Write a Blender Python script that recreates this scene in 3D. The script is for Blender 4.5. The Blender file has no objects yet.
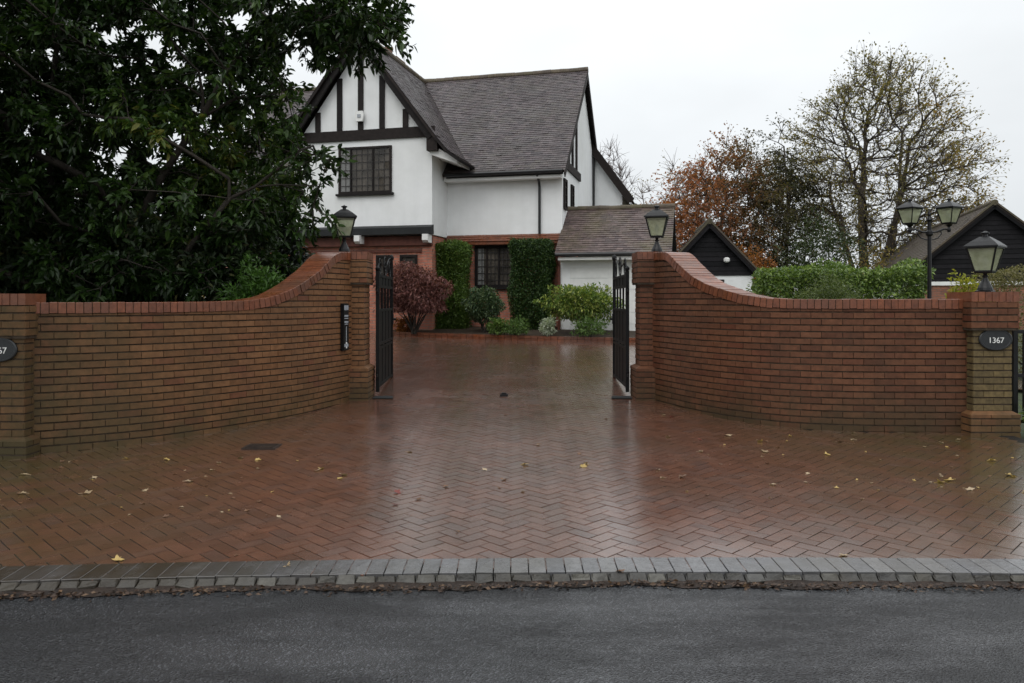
import bpy, math, random
import numpy as np
from mathutils import Vector, Matrix
R = math.radians
random.seed(7); rng = np.random.default_rng(11)
sc = bpy.context.scene
COL = sc.collection
F, CX, HY, EYE = 768.0, 512.0, 300.0, 1.6          # lens in pixels, vanishing point, eye height

# ------------------------------------------------------------------ terrain
_gy = np.array([-400, 4.2, 4.62, 7.5, 10.9, 13.0, 16.5, 19.5, 21.0, 24.0, 600])
_gz = np.array([0.045, 0.045, 0.05, 0.09, 0.175, 0.275, 0.46, 0.63, 0.70, 0.74, 0.74])
def zg(x, y):
    y = np.asarray(y, float)
    return sum(np.interp(y + o, _gy, _gz) for o in (-0.5, -0.25, 0, 0.25, 0.5)) / 5
def ground_at(px, py):
    Y = 8.0
    for _ in range(40):
        Y = 0.5 * Y + 0.5 * (EYE - float(zg(0, Y))) * F / (py - HY)
    return ((px - CX) / F * Y, Y, float(zg(0, Y)))
def at(px, py, Y): return ((px - CX) / F * Y, Y, EYE - (py - HY) / F * Y)

# ------------------------------------------------------------------ materials
def newmat(name):
    m = bpy.data.materials.new(name); m.use_nodes = True
    nt = m.node_tree; b = nt.nodes['Principled BSDF']
    return m, nt, b
def N(nt, t, **kw):
    n = nt.nodes.new(t)
    for k, v in kw.items(): setattr(n, k, v)
    return n
def coords(nt, scale=None):
    tc = N(nt, 'ShaderNodeTexCoord')
    return tc.outputs['Object']
def mixc(nt, fac, a, b, mode='MIX'):
    m = N(nt, 'ShaderNodeMix', data_type='RGBA', blend_type=mode)
    for sock, v in ((m.inputs[0], fac), (m.inputs[6], a), (m.inputs[7], b)):
        if hasattr(v, 'is_output'): nt.links.new(v, sock)
        elif isinstance(v, (int, float)): sock.default_value = v
        else: sock.default_value = (*v[:3], 1)
    return m.outputs[2]
def noise(nt, vec, scale, detail=4, rough=0.55):
    n = N(nt, 'ShaderNodeTexNoise'); n.inputs['Scale'].default_value = scale
    n.inputs['Detail'].default_value = detail; n.inputs['Roughness'].default_value = rough
    nt.links.new(vec, n.inputs['Vector']); return n.outputs['Fac']
def ramp(nt, fac, stops, interp='LINEAR'):
    r = N(nt, 'ShaderNodeValToRGB'); e = r.color_ramp.elements; r.color_ramp.interpolation = interp
    while len(e) < len(stops): e.new(0.5)
    for el, (p, c) in zip(e, stops):
        el.position = p; el.color = (*c, 1) if len(c) == 3 else c
    nt.links.new(fac, r.inputs['Fac']); return r.outputs['Color']
def g(v): return (v, v, v)
def attr(nt, name='rnd'):
    a = N(nt, 'ShaderNodeAttribute', attribute_name=name); return a.outputs['Fac']
def bump(nt, b, h, strength=0.3, dist=0.01):
    n = N(nt, 'ShaderNodeBump'); n.inputs['Strength'].default_value = strength; n.inputs['Distance'].default_value = dist
    nt.links.new(h, n.inputs['Height']); nt.links.new(n.outputs['Normal'], b.inputs['Normal'])
def surf(name, stops, rough=0.6, nscale=6, namt=0.35, bscale=40, bstr=0.25, bdist=0.004, spec=0.5, dirt=None, dscale=1.2, metal=0, rvar=0.0, algae=None, streak=0.0, left_dark=None, film=None):
    """per-face tint (stops over the rnd attribute) x fine mottling, optional dirt/moss patches, bump"""
    m, nt, b = newmat(name); v = coords(nt)
    c = ramp(nt, attr(nt), stops) if len(stops) > 1 else None
    n1 = noise(nt, v, nscale, 6, 0.6)
    mott = ramp(nt, n1, [(0.3, g(1 - namt)), (0.7, g(1 + namt * 0.6))])
    c = mixc(nt, 1.0, c if c is not None else stops[0][1], mott, 'MULTIPLY')
    if dirt:
        d = ramp(nt, noise(nt, v, dscale, 5, 0.65), [(0.45, g(0)), (0.68, g(1))])
        c = mixc(nt, mixc(nt, 1.0, d, g(dirt[3] if len(dirt) > 3 else 0.7), 'MULTIPLY'), c, dirt[:3])
    if algae:                                   # (axis, from, to, colour, strength): algae that thins out along an axis, broken up by noise
        ax, f0, f1, colr, st = algae; sx = N(nt, 'ShaderNodeSeparateXYZ'); nt.links.new(v, sx.inputs[0]); s_ = sx.outputs[ax]
        if ax == 0:
            ab = N(nt, 'ShaderNodeMath', operation='ABSOLUTE'); nt.links.new(s_, ab.inputs[0]); s_ = ab.outputs[0]
        mr = N(nt, 'ShaderNodeMapRange'); nt.links.new(s_, mr.inputs[0]); mr.inputs[1].default_value = f0; mr.inputs[2].default_value = f1
        nz = ramp(nt, noise(nt, v, 2.6, 7, .7), [(.34, g(.12)), (.56, g(1))])
        mm = mixc(nt, 1, mixc(nt, 1, mr.outputs[0], nz, 'MULTIPLY'), g(st), 'MULTIPLY'); c = mixc(nt, mm, c, colr)
    if left_dark:                                  # (world x from, to, colour, strength): tree shade with algae painted into the left wall; browner left end of kerb
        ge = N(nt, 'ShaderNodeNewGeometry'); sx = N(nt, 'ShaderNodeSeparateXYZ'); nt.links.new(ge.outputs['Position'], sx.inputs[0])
        mr = N(nt, 'ShaderNodeMapRange'); nt.links.new(sx.outputs[0], mr.inputs[0]); mr.inputs[1].default_value = left_dark[0]; mr.inputs[2].default_value = left_dark[1]
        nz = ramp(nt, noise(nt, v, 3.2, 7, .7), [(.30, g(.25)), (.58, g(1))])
        c = mixc(nt, mixc(nt, 1, mixc(nt, 1, mr.outputs[0], nz, 'MULTIPLY'), g(left_dark[3]), 'MULTIPLY'), c, left_dark[2])
    if film: b.inputs['Coat Weight'].default_value = film[0]; b.inputs['Coat Roughness'].default_value = film[1]; b.inputs['Coat IOR'].default_value = 1.5
    if streak:
        mp = N(nt, 'ShaderNodeMapping'); mp.inputs['Scale'].default_value = (5, 5, .35); nt.links.new(v, mp.inputs['Vector'])
        c = mixc(nt, 1, c, ramp(nt, noise(nt, mp.outputs[0], 1.0, 6, .65), [(.42, g(1)), (.70, g(1 - streak))]), 'MULTIPLY')
    nt.links.new(c, b.inputs['Base Color'])
    if rvar:
        rr = ramp(nt, noise(nt, v, dscale * 1.7, 5, 0.6), [(0.35, g(max(0.03, rough - rvar))), (0.68, g(rough + rvar))])
        nt.links.new(rr, b.inputs['Roughness'])
    else: b.inputs['Roughness'].default_value = rough
    b.inputs['Specular IOR Level'].default_value = spec; b.inputs['Metallic'].default_value = metal
    if bstr: bump(nt, b, noise(nt, v, bscale, 5, 0.65), bstr, bdist)
    return m
def leafmat(name, stops, rough=0.45, trans=0.25, spec=0.4):
    m, nt, b = newmat(name)
    c = ramp(nt, attr(nt), stops)
    nt.links.new(c, b.inputs['Base Color']); b.inputs['Roughness'].default_value = rough
    b.inputs['Specular IOR Level'].default_value = spec
    t = N(nt, 'ShaderNodeBsdfTranslucent'); nt.links.new(mixc(nt, 1, c, (1.3, 1.4, 0.7), 'MULTIPLY'), t.inputs['Color'])
    mx = N(nt, 'ShaderNodeMixShader'); mx.inputs[0].default_value = trans
    nt.links.new(b.outputs[0], mx.inputs[1]); nt.links.new(t.outputs[0], mx.inputs[2])
    nt.links.new(mx.outputs[0], nt.nodes['Material Output'].inputs['Surface'])
    return m

M = {}
M['wallbrick_l'] = surf('brick_buff', [(0, (.148, .070, .032)), (.4, (.180, .085, .038)), (.8, (.205, .100, .046)), (1, (.16, .060, .032))], .6, 16, .28, 60, .5, .003, .22, (.075, .046, .028, .45), 1.1, rvar=.1, algae=(2, .55, -.1, (.045, .042, .018), .8), left_dark=(-3.0, -4.8, (.050, .042, .019), .85))  # left end darkened in the colour for tree shade, greened as algae
M['wallbrick_r'] = surf('brick_brown', [(0, (.092, .037, .020)), (.4, (.122, .050, .026)), (.8, (.142, .060, .031)), (1, (.108, .038, .021))], .58, 16, .28, 60, .5, .003, .22, (.055, .033, .021, .45), 1.1, rvar=.1, algae=(2, .55, -.1, (.035, .034, .015), .8))
M['buffpanel'] = surf('brick_yellow', [(0, (.095, .068, .030)), (1, (.14, .10, .042))], .65, 20, .4, 55, .5, .004, .35, (.06, .05, .03, .5), 1.6)
M['coping'] = surf('brick_red_coping', [(0, (.14, .043, .019)), (.5, (.20, .062, .026)), (1, (.16, .054, .028))], .36, 16, .4, 55, .4, .003, .55, (.06, .04, .025, .5), 2.0, rvar=.12)
M['mortar'] = surf('raked_mortar', [(0, (.052, .037, .026))], .9, 12, .5, 80, .4, .003, .15, (.07, .06, .045, .5), 3)
M['paver'] = surf('wet_paver', [(0, (.095, .042, .026)), (.3, (.125, .054, .033)), (.65, (.145, .062, .037)), (.9, (.125, .063, .045)), (1, (.098, .051, .038))], .24, 9, .30, 60, .25, .003, .7, (.075, .055, .038, .5), .7, rvar=.08, algae=(0, 1.9, 4.6, (.060, .049, .014), .85), film=(1.0, .215))
M['joint'] = surf('paver_joint', [(0, (.014, .011, .009))], .7, 8, .5, 60, .5, .004, .3, (.03, .038, .013, .6), 1.4)
M['kerb'] = surf('kerb_block', [(0, (.08, .081, .086)), (.5, (.105, .105, .11)), (1, (.135, .132, .13))], .24, 20, .35, 60, .4, .004, .6, (.06, .055, .04, .6), 1.4, rvar=.1, left_dark=(-.5, -2.1, (.034, .026, .016), .9), film=(.4, .25))  # turns browner towards the left end
M['kerbface'] = surf('broken_kerb_face', [(0, (.03, .028, .026)), (.6, (.06, .058, .052)), (1, (.10, .095, .08))], .4, 26, .5, 45, .8, .01, .5, (.03, .024, .012, .8), 2.2, rvar=.12, left_dark=(-.5, -2.1, (.03, .022, .012), .9))
M['plaster'] = surf('white_render', [(0, (.84, .85, .85))], .8, 3, .05, 60, .2, .004, .25, (.68, .69, .66, .4), .5, streak=.035)
M['whitepaint'] = surf('white_paint', [(0, (.78, .78, .76))], .45, 5, .08, 30, .08, .003, .4)
M['timber'] = surf('dark_timber', [(0, (.011, .009, .009)), (1, (.022, .016, .014))], .65, 12, .45, 40, .4, .006, .2)
M['browntimber'] = surf('brown_timber', [(0, (.13, .042, .028))], .55, 10, .35, 40, .3, .004, .35)
M['boards'] = surf('black_weatherboard', [(0, (.006, .006, .007)), (1, (.014, .013, .015))], .7, 9, .35, 35, .3, .004, .15)
M['tile'] = surf('roof_tile', [(0, (.048, .039, .042)), (.4, (.072, .057, .060)), (.75, (.095, .074, .077)), (1, (.082, .070, .062))], .5, 9, .25, 40, .3, .004, .4, (.07, .066, .05, .4), .8, rvar=.1)
M['tilegarage'] = surf('roof_tile_brown', [(0, (.06, .040, .038)), (.5, (.092, .062, .058)), (1, (.12, .084, .077))], .5, 9, .35, 40, .35, .004, .4, (.11, .10, .03, .55), .7, rvar=.1)
M['tilebarn'] = surf('roof_tile_grey', [(0, (.07, .056, .046)), (1, (.115, .092, .074))], .6, 9, .35, 40, .3, .004, .3, (.075, .068, .04, .5), .8)
M['ridge'] = surf('ridge_tile', [(0, (.085, .065, .05)), (1, (.12, .095, .06))], .65, 8, .4, 40, .4, .004, .35, (.08, .08, .03, .6), 1.5)
M['lead'] = surf('dark_lead', [(0, (.018, .020, .021))], .6, 6, .3, 30, .15, .003, .25)
M['iron'] = surf('black_iron', [(0, (.008, .008, .009))], .36, 30, .3, 90, .15, .002, .3, rvar=.08, dscale=20)
M['gateiron'] = surf('black_gate_iron', [(0, (.006, .006, .0065))], .5, 30, .3, 90, .15, .002, .2)
M['pvc'] = surf('black_gutter', [(0, (.012, .012, .013))], .35, 10, .2, 30, .05, .002, .5)
M['slate'] = surf('slate_plaque', [(0, (.018, .020, .022))], .35, 20, .3, 60, .25, .003, .5)
M['lettering'] = surf('white_lettering', [(0, (.75, .76, .74))], .5, 30, .05, 30, 0)
M['greyplastic'] = surf('grey_plastic', [(0, (.32, .34, .37))], .45, 30, .1, 30, 0)
M['bark'] = surf('bark', [(0, (.028, .023, .018)), (1, (.05, .042, .034))], .8, 14, .4, 45, .7, .02, .3)
M['barkgrey'] = surf('bark_grey', [(0, (.06, .05, .04)), (1, (.095, .078, .06))], .85, 10, .4, 30, .6, .02, .25)
M['twigpale'] = surf('pale_twig', [(0, (.16, .13, .125))], .8, 10, .2, 30, 0)
M['soil'] = surf('bed_soil', [(0, (.045, .032, .022))], .85, 9, .5, 40, .8, .02, .3, (.07, .05, .03, .6), 4)
M['silt'] = surf('wet_silt', [(0, (.022, .014, .010)), (1, (.030, .019, .013))], .5, 14, .6, 70, .9, .02, .35, (.05, .028, .018, .6), 6)
M['curtain'] = surf('net_curtain', [(0, (.62, .62, .60))], .85, 20, .12, 30, .1, .01, .2)
M['room'] = surf('dim_room', [(0, (.24, .205, .165))], .9, 2.2, .85, 10, 0)
M['leadcame'] = surf('lead_came', [(0, (.02, .016, .014))], .5, 20, .2, 30, 0)

def brickmat(name, c1, c2, mortar, bw=.225, bh=.075):
    m, nt, b = newmat(name); tc = N(nt, 'ShaderNodeTexCoord'); s = N(nt, 'ShaderNodeSeparateXYZ')
    nt.links.new(tc.outputs['Object'], s.inputs[0])
    ad = N(nt, 'ShaderNodeMath', operation='ADD'); nt.links.new(s.outputs[0], ad.inputs[0]); nt.links.new(s.outputs[1], ad.inputs[1])
    cb = N(nt, 'ShaderNodeCombineXYZ'); nt.links.new(ad.outputs[0], cb.inputs[0]); nt.links.new(s.outputs[2], cb.inputs[1])
    t = N(nt, 'ShaderNodeTexBrick'); nt.links.new(cb.outputs[0], t.inputs['Vector'])
    t.inputs['Scale'].default_value = 1; t.inputs['Brick Width'].default_value = bw; t.inputs['Row Height'].default_value = bh
    t.inputs['Mortar Size'].default_value = .009; t.inputs['Mortar Smooth'].default_value = .1
    t.inputs['Color1'].default_value = (*c1, 1); t.inputs['Color2'].default_value = (*c2, 1); t.inputs['Mortar'].default_value = (*mortar, 1)
    mott = ramp(nt, noise(nt, tc.outputs['Object'], 5, 6, .6), [(.3, g(.7)), (.7, g(1.2))])
    nt.links.new(mixc(nt, 1, t.outputs['Color'], mott, 'MULTIPLY'), b.inputs['Base Color'])
    b.inputs['Roughness'].default_value = .7
    inv = N(nt, 'ShaderNodeMath', operation='SUBTRACT'); inv.inputs[0].default_value = 1; nt.links.new(t.outputs['Fac'], inv.inputs[1])
    bump(nt, b, inv.outputs[0], .6, .008)
    return m
M['housebrick'] = brickmat('house_brick', (.52, .19, .12), (.42, .14, .09), (.30, .20, .155))
M['barnbrick'] = brickmat('barn_brick', (.30, .12, .07), (.22, .085, .055), (.16, .11, .08))

def glassmat():
    m, nt, b = newmat('window_glass'); b.inputs['Base Color'].default_value = (.012, .013, .014, 1)
    b.inputs['Roughness'].default_value = .06; b.inputs['Specular IOR Level'].default_value = .6
    bump(nt, b, noise(nt, coords(nt), 9, 2), .10, .004)
    tr = N(nt, 'ShaderNodeBsdfTransparent'); mx = N(nt, 'ShaderNodeMixShader'); mx.inputs[0].default_value = .55
    nt.links.new(b.outputs[0], mx.inputs[1]); nt.links.new(tr.outputs[0], mx.inputs[2])
    nt.links.new(mx.outputs[0], nt.nodes['Material Output'].inputs['Surface']); return m
M['glass'] = glassmat()
def lampglass():
    m, nt, b = newmat('lantern_glass')
    c = ramp(nt, noise(nt, coords(nt), 12, 4), [(.3, (.42, .44, .32)), (.7, (.60, .61, .50))])
    nt.links.new(c, b.inputs['Base Color']); b.inputs['Roughness'].default_value = .18
    t = N(nt, 'ShaderNodeBsdfTranslucent'); nt.links.new(mixc(nt, 1, c, (1.5, 1.5, 1.4), 'MULTIPLY'), t.inputs[0])
    tr = N(nt, 'ShaderNodeBsdfTransparent'); tr.inputs[0].default_value = (.8, .85, .7, 1)
    m1 = N(nt, 'ShaderNodeMixShader'); m1.inputs[0].default_value = .55
    nt.links.new(b.outputs[0], m1.inputs[1]); nt.links.new(t.outputs[0], m1.inputs[2])
    m2 = N(nt, 'ShaderNodeMixShader'); m2.inputs[0].default_value = .42
    nt.links.new(m1.outputs[0], m2.inputs[1]); nt.links.new(tr.outputs[0], m2.inputs[2])
    nt.links.new(m2.outputs[0], nt.nodes['Material Output'].inputs['Surface']); return m
M['lampglass'] = lampglass()
def roadmat():
    m, nt, b = newmat('wet_asphalt'); v = coords(nt)
    vo = N(nt, 'ShaderNodeTexVoronoi'); vo.inputs['Scale'].default_value = 105; nt.links.new(v, vo.inputs['Vector'])
    st = ramp(nt, vo.outputs['Color'], [(0, (.004, .0045, .006)), (.6, (.017, .0185, .022)), (1, (.07, .073, .08))])
    mp = N(nt, 'ShaderNodeMapping'); mp.inputs['Scale'].default_value = (.42, 1.5, 1); nt.links.new(v, mp.inputs['Vector'])
    big = noise(nt, mp.outputs[0], 1.3, 8, .72)
    c = mixc(nt, 1, st, ramp(nt, big, [(.35, g(.3)), (.62, g(1.25))]), 'MULTIPLY')
    nt.links.new(c, b.inputs['Base Color'])
    nt.links.new(ramp(nt, big, [(.42, g(0)), (.62, g(.75))]), b.inputs['Coat Weight']); b.inputs['Coat Roughness'].default_value = .22; b.inputs['Coat IOR'].default_value = 1.4
    nt.links.new(ramp(nt, big, [(.38, g(.38)), (.58, g(.13))]), b.inputs['Roughness'])
    b.inputs['Specular IOR Level'].default_value = .55
    b1 = N(nt, 'ShaderNodeBump'); b1.inputs['Distance'].default_value = .007
    nt.links.new(ramp(nt, big, [(.40, g(1.0)), (.66, g(.6))]), b1.inputs['Strength'])
    nt.links.new(vo.outputs['Distance'], b1.inputs['Height'])
    b2 = N(nt, 'ShaderNodeBump'); b2.inputs['Distance'].default_value = .012; b2.inputs['Strength'].default_value = .35
    nt.links.new(noise(nt, v, 28, 5, .7), b2.inputs['Height']); nt.links.new(b1.outputs[0], b2.inputs['Normal'])
    nt.links.new(b2.outputs[0], b.inputs['Normal'])
    b3 = N(nt, 'ShaderNodeBump'); b3.inputs['Distance'].default_value = .004; b3.inputs['Strength'].default_value = .7; nt.links.new(vo.outputs['Distance'], b3.inputs['Height']); nt.links.new(b3.outputs[0], b.inputs['Coat Normal']); return m
M['road'] = roadmat()
def grassmat():
    m, nt, b = newmat('lawn_and_soil'); v = coords(nt)
    c = ramp(nt, noise(nt, v, 3, 8, .7), [(.3, (.018, .022, .010)), (.5, (.035, .05, .016)), (.75, (.06, .075, .022))])
    nt.links.new(c, b.inputs['Base Color']); b.inputs['Roughness'].default_value = .85
    bump(nt, b, noise(nt, v, 60, 6, .7), .8, .03); return m
M['ground'] = grassmat()

LAU = [(0, (.006, .013, .003)), (.4, (.016, .036, .008)), (.75, (.044, .088, .017)), (.95, (.095, .14, .024)), (1, (.14, .14, .03))]
M['leaf_laurel'] = leafmat('leaf_laurel', LAU, .36, .2, .3)
M['leaf_bright'] = leafmat('leaf_bright', [(0, (.03, .07, .012)), (1, (.07, .15, .025))], .4, .3)
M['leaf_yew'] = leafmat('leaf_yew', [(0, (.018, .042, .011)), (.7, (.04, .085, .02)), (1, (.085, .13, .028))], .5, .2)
M['leaf_yewpale'] = leafmat('leaf_yewpale', [(0, (.045, .09, .018)), (1, (.12, .19, .03))], .5, .25)  # paler yew green, the leaf's own colour
M['leaf_ivy'] = leafmat('leaf_ivy', [(0, (.01, .016, .012)), (1, (.028, .04, .024))], .3, .1)
M['leaf_maple'] = leafmat('leaf_maple', [(0, (.085, .03, .026)), (.6, (.17, .065, .058)), (1, (.30, .15, .135))], .5, .25)
M['leaf_varieg'] = leafmat('leaf_varieg', [(0, (.05, .10, .02)), (.5, (.13, .20, .035)), (1, (.36, .38, .10))], .45, .3)
M['leaf_hedge'] = leafmat('leaf_hedge', [(0, (.05, .085, .022)), (.6, (.12, .19, .04)), (1, (.26, .34, .09))], .35, .25, .5)
M['leaf_round'] = leafmat('leaf_round', [(0, (.022, .045, .02)), (.6, (.05, .09, .035)), (1, (.15, .20, .09))], .4, .2, .4)
M['leaf_ball'] = leafmat('leaf_ball', [(0, (.06, .085, .03)), (1, (.12, .15, .05))], .55, .3)
M['leaf_gold'] = leafmat('leaf_gold', [(0, (.14, .16, .02)), (1, (.36, .33, .04))], .5, .35)
M['leaf_beige'] = leafmat('leaf_beige', [(0, (.10, .10, .04)), (.6, (.16, .14, .06)), (1, (.22, .19, .10))], .6, .3)
M['leaf_autumn'] = leafmat('leaf_autumn', [(0, (.09, .085, .034)), (.4, (.17, .145, .055)), (.75, (.26, .19, .075)), (1, (.33, .20, .075))], .6, .5)
M['leaf_copper'] = leafmat('leaf_copper', [(0, (.06, .06, .025)), (.35, (.11, .08, .035)), (.65, (.19, .088, .042)), (1, (.30, .11, .048))], .6, .45)
M['leaf_rust'] = leafmat('leaf_rust', [(0, (.16, .055, .015)), (1, (.32, .12, .025))], .6, .35)
M['leaf_dark'] = leafmat('leaf_dark', [(0, (.018, .03, .013)), (.8, (.035, .055, .022)), (1, (.09, .085, .03))], .5, .2)
M['leaf_olive'] = leafmat('leaf_olive', [(0, (.028, .034, .014)), (.6, (.055, .055, .022)), (1, (.11, .085, .035))], .55, .3)
M['leaf_bluegreen'] = leafmat('leaf_bluegreen', [(0, (.024, .038, .014)), (1, (.055, .078, .026))], .5, .2)
M['leaf_ground'] = leafmat('leaf_ground', [(0, (.05, .10, .02)), (1, (.12, .19, .05))], .5, .3)
M['leaf_white'] = leafmat('leaf_white', [(0, (.25, .3, .2)), (1, (.5, .52, .45))], .5, .3)
M['litter'] = leafmat('litter', [(0, (.025, .014, .009)), (.7, (.06, .032, .018)), (1, (.14, .085, .045))], .5, .1)
for k, st in dict(yellow=[(0, (.34, .23, .06)), (1, (.48, .34, .11))], brown=[(0, (.12, .06, .03)), (1, (.22, .11, .05))], red=[(0, (.14, .025, .02)), (1, (.2, .04, .025))], pale=[(0, (.30, .22, .13)), (1, (.44, .34, .22))]).items():
    M['fall_' + k] = leafmat('fallen_' + k, st, .4, .1, .5)

# ------------------------------------------------------------------ mesh helpers
class MB:
    def __init__(s): s.v = []; s.f = []; s.r = []
    def add(s, vs, fs, r=None):
        o = len(s.v); s.v += [tuple(map(float, p)) for p in vs]
        if r is None: r = random.random()
        for f in fs: s.f.append(tuple(i + o for i in f)); s.r.append(r)
    def hexa(s, p, r=None):           # 8 points: bottom 4 then top 4
        s.add(p, [(3, 2, 1, 0), (4, 5, 6, 7), (0, 1, 5, 4), (1, 2, 6, 5), (2, 3, 7, 6), (3, 0, 4, 7)], r)
    def box(s, x0, x1, y0, y1, z0, z1, r=None):
        s.hexa([(x0, y0, z0), (x1, y0, z0), (x1, y1, z0), (x0, y1, z0), (x0, y0, z1), (x1, y0, z1), (x1, y1, z1), (x0, y1, z1)], r)
    def bar(s, a, b, w, d, side=(0, 0, 1), r=None):     # rectangular bar a->b, w along side x dir, d along side
        a = Vector(a); b = Vector(b); t = (b - a).normalized(); n = Vector(side); n = (n - t * n.dot(t)).normalized(); c = t.cross(n)
        P = []
        for q in (a, b):
            for i, j in ((-1, -1), (1, -1), (1, 1), (-1, 1)): P.append(q + c * (i * w / 2) + n * (j * d / 2))
        s.hexa(P, r)
    def tube(s, pts, rad, seg=6, r=None, caps=True):
        pts = [Vector(p) for p in pts]; n = len(pts)
        if isinstance(rad, (int, float)): rad = [rad] * n
        ref = Vector((0.31, 0.17, 0.93)); vs = []
        for i, p in enumerate(pts):
            t = (pts[min(i + 1, n - 1)] - pts[max(i - 1, 0)])
            t = t.normalized() if t.length > 1e-9 else Vector((0, 0, 1))
            a = ref - t * ref.dot(t)
            if a.length < 1e-3: a = Vector((1, 0, 0)) - t * t.x
            a.normalize(); b = t.cross(a); ref = a
            for k in range(seg):
                q = 2 * math.pi * k / seg
                vs.append(p + (a * math.cos(q) + b * math.sin(q)) * rad[i])
        fs = [(i * seg + k, i * seg + (k + 1) % seg, (i + 1) * seg + (k + 1) % seg, (i + 1) * seg + k) for i in range(n - 1) for k in range(seg)]
        if caps: fs += [tuple(range(seg - 1, -1, -1)), tuple((n - 1) * seg + k for k in range(seg))]
        s.add(vs, fs, r)
    def lathe(s, prof, c=(0, 0, 0), seg=12, rot=0, r=None):     # prof: (radius, z)
        vs = []
        for (ra, z) in prof:
            for k in range(seg):
                q = rot + 2 * math.pi * k / seg
                vs.append((c[0] + ra * math.cos(q), c[1] + ra * math.sin(q), c[2] + z))
        n = len(prof)
        fs = [(i * seg + k, i * seg + (k + 1) % seg, (i + 1) * seg + (k + 1) % seg, (i + 1) * seg + k) for i in range(n - 1) for k in range(seg)]
        fs += [tuple(range(seg - 1, -1, -1)), tuple((n - 1) * seg + k for k in range(seg))]
        s.add(vs, fs, r)
    def prism(s, poly, axis, a, b, r=None):   # poly in the other two axes, extruded a..b along axis
        def P(q, w): return {'x': (w, q[0], q[1]), 'y': (q[0], w, q[1]), 'z': (q[0], q[1], w)}[axis]
        n = len(poly); vs = [P(q, a) for q in poly] + [P(q, b) for q in poly]
        s.add(vs, [tuple(range(n - 1, -1, -1)), tuple(range(n, 2 * n))] + [(i, (i + 1) % n, n + (i + 1) % n, n + i) for i in range(n)], r)
    def face(s, ps, r=None): s.add(ps, [tuple(range(len(ps)))], r)
    def build(s, name, m, parent=None, org=(0, 0, 0), smooth=False):
        me = bpy.data.meshes.new(name)
        o = Vector(org); me.from_pydata([(x - o.x, y - o.y, z - o.z) for x, y, z in s.v], [], s.f)
        return link(name, me, m, parent, s.r, smooth, None if parent else org)
def link(name, me, m, parent=None, rnd=None, smooth=False, loc=None):
    if rnd is not None and len(me.polygons):
        a = me.attributes.new('rnd', 'FLOAT', 'FACE'); a.data.foreach_set('value', np.asarray(rnd, np.float32))
    me.materials.append(m)
    if smooth: me.polygons.foreach_set('use_smooth', np.ones(len(me.polygons), bool))
    me.update()
    o = bpy.data.objects.new(name, me); COL.objects.link(o)
    if parent: o.parent = parent
    if loc is not None: o.location = loc
    return o
def npmesh(name, V, T, rnd, m, parent=None, org=(0, 0, 0)):
    """numpy mesh of triangles"""
    V = np.asarray(V, np.float32) - np.asarray(org, np.float32); T = np.asarray(T, np.int32)
    me = bpy.data.meshes.new(name); me.vertices.add(len(V)); me.vertices.foreach_set('co', V.ravel())
    me.loops.add(T.size); me.loops.foreach_set('vertex_index', T.ravel())
    me.polygons.add(len(T)); me.polygons.foreach_set('loop_start', np.arange(0, T.size, 3, dtype=np.int32))
    me.polygons.foreach_set('use_smooth', np.zeros(len(T), bool)); me.update(calc_edges=True)
    return link(name, me, m, parent, rnd, False, None if parent else org)
def thing(name, label, cat, loc=(0, 0, 0), rotz=0, group=None):
    o = bpy.data.objects.new(name, None); COL.objects.link(o); o.empty_display_size = .2
    o.location = loc; o.rotation_euler = (0, 0, rotz); o['label'] = label; o['category'] = cat
    if group: o['group'] = group
    return o
def tag(o, label, cat, group=None, kind=None):
    o['label'] = label; o['category'] = cat
    if group: o['group'] = group
    if kind: o['kind'] = kind
    return o
def struct(o, label=None):
    o['kind'] = 'structure'
    if label: o['label'] = label
    return o
def copy_tree(o, parent=None):
    c = o.copy(); COL.objects.link(c)
    if parent: c.parent = parent
    for ch in list(o.children): copy_tree(ch, c)
    return c

# ------------------------------------------------------------------ foliage helpers
def unit(a): return a / np.maximum(np.linalg.norm(a, axis=-1, keepdims=True), 1e-9)
def leaves(P, D, L, wid=.34, fold=.12, droop=.15, rnd=None, big=False):
    """leaf blades: base P, axis D, length L -> verts, tris, rnd"""
    n = len(P); D = unit(D); L = np.broadcast_to(np.asarray(L, float), (n,))[:, None]
    up = unit(rng.normal(size=(n, 3)) * .55 + np.array([0, 0, 1.0]))
    S = unit(np.cross(D, up)); Nn = unit(np.cross(S, D))
    if rnd is None: rnd = rng.random(n)
    mid = P + D * L * .45
    tip = P + D * L - np.array([0, 0, 1.0]) * L * droop
    Rr = mid + S * L * wid * .5 + Nn * L * fold; Ll = mid - S * L * wid * .5 + Nn * L * fold
    if big:
        m1 = P + D * L * .28; m2 = P + D * L * .66 - np.array([0, 0, 1.0]) * L * droop * .35
        r1 = m1 + S * L * wid * .46 + Nn * L * fold * .8; l1 = m1 - S * L * wid * .46 + Nn * L * fold * .8
        r2 = m2 + S * L * wid * .42 + Nn * L * fold * .7; l2 = m2 - S * L * wid * .42 + Nn * L * fold * .7
        V = np.stack([P, r1, r2, tip, l2, l1], 1).reshape(-1, 3); b = np.arange(n)[:, None] * 6
        T = np.concatenate([b + [0, 1, 2], b + [0, 2, 3], b + [0, 3, 4], b + [0, 4, 5]], 1).reshape(-1, 3)
        return V, T, np.repeat(rnd, 4)
    V = np.stack([P, Rr, tip, Ll], 1).reshape(-1, 3); b = np.arange(n)[:, None] * 4
    T = np.concatenate([b + [0, 1, 2], b + [0, 2, 3]], 1).reshape(-1, 3)
    return V, T, np.repeat(rnd, 2)
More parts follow.
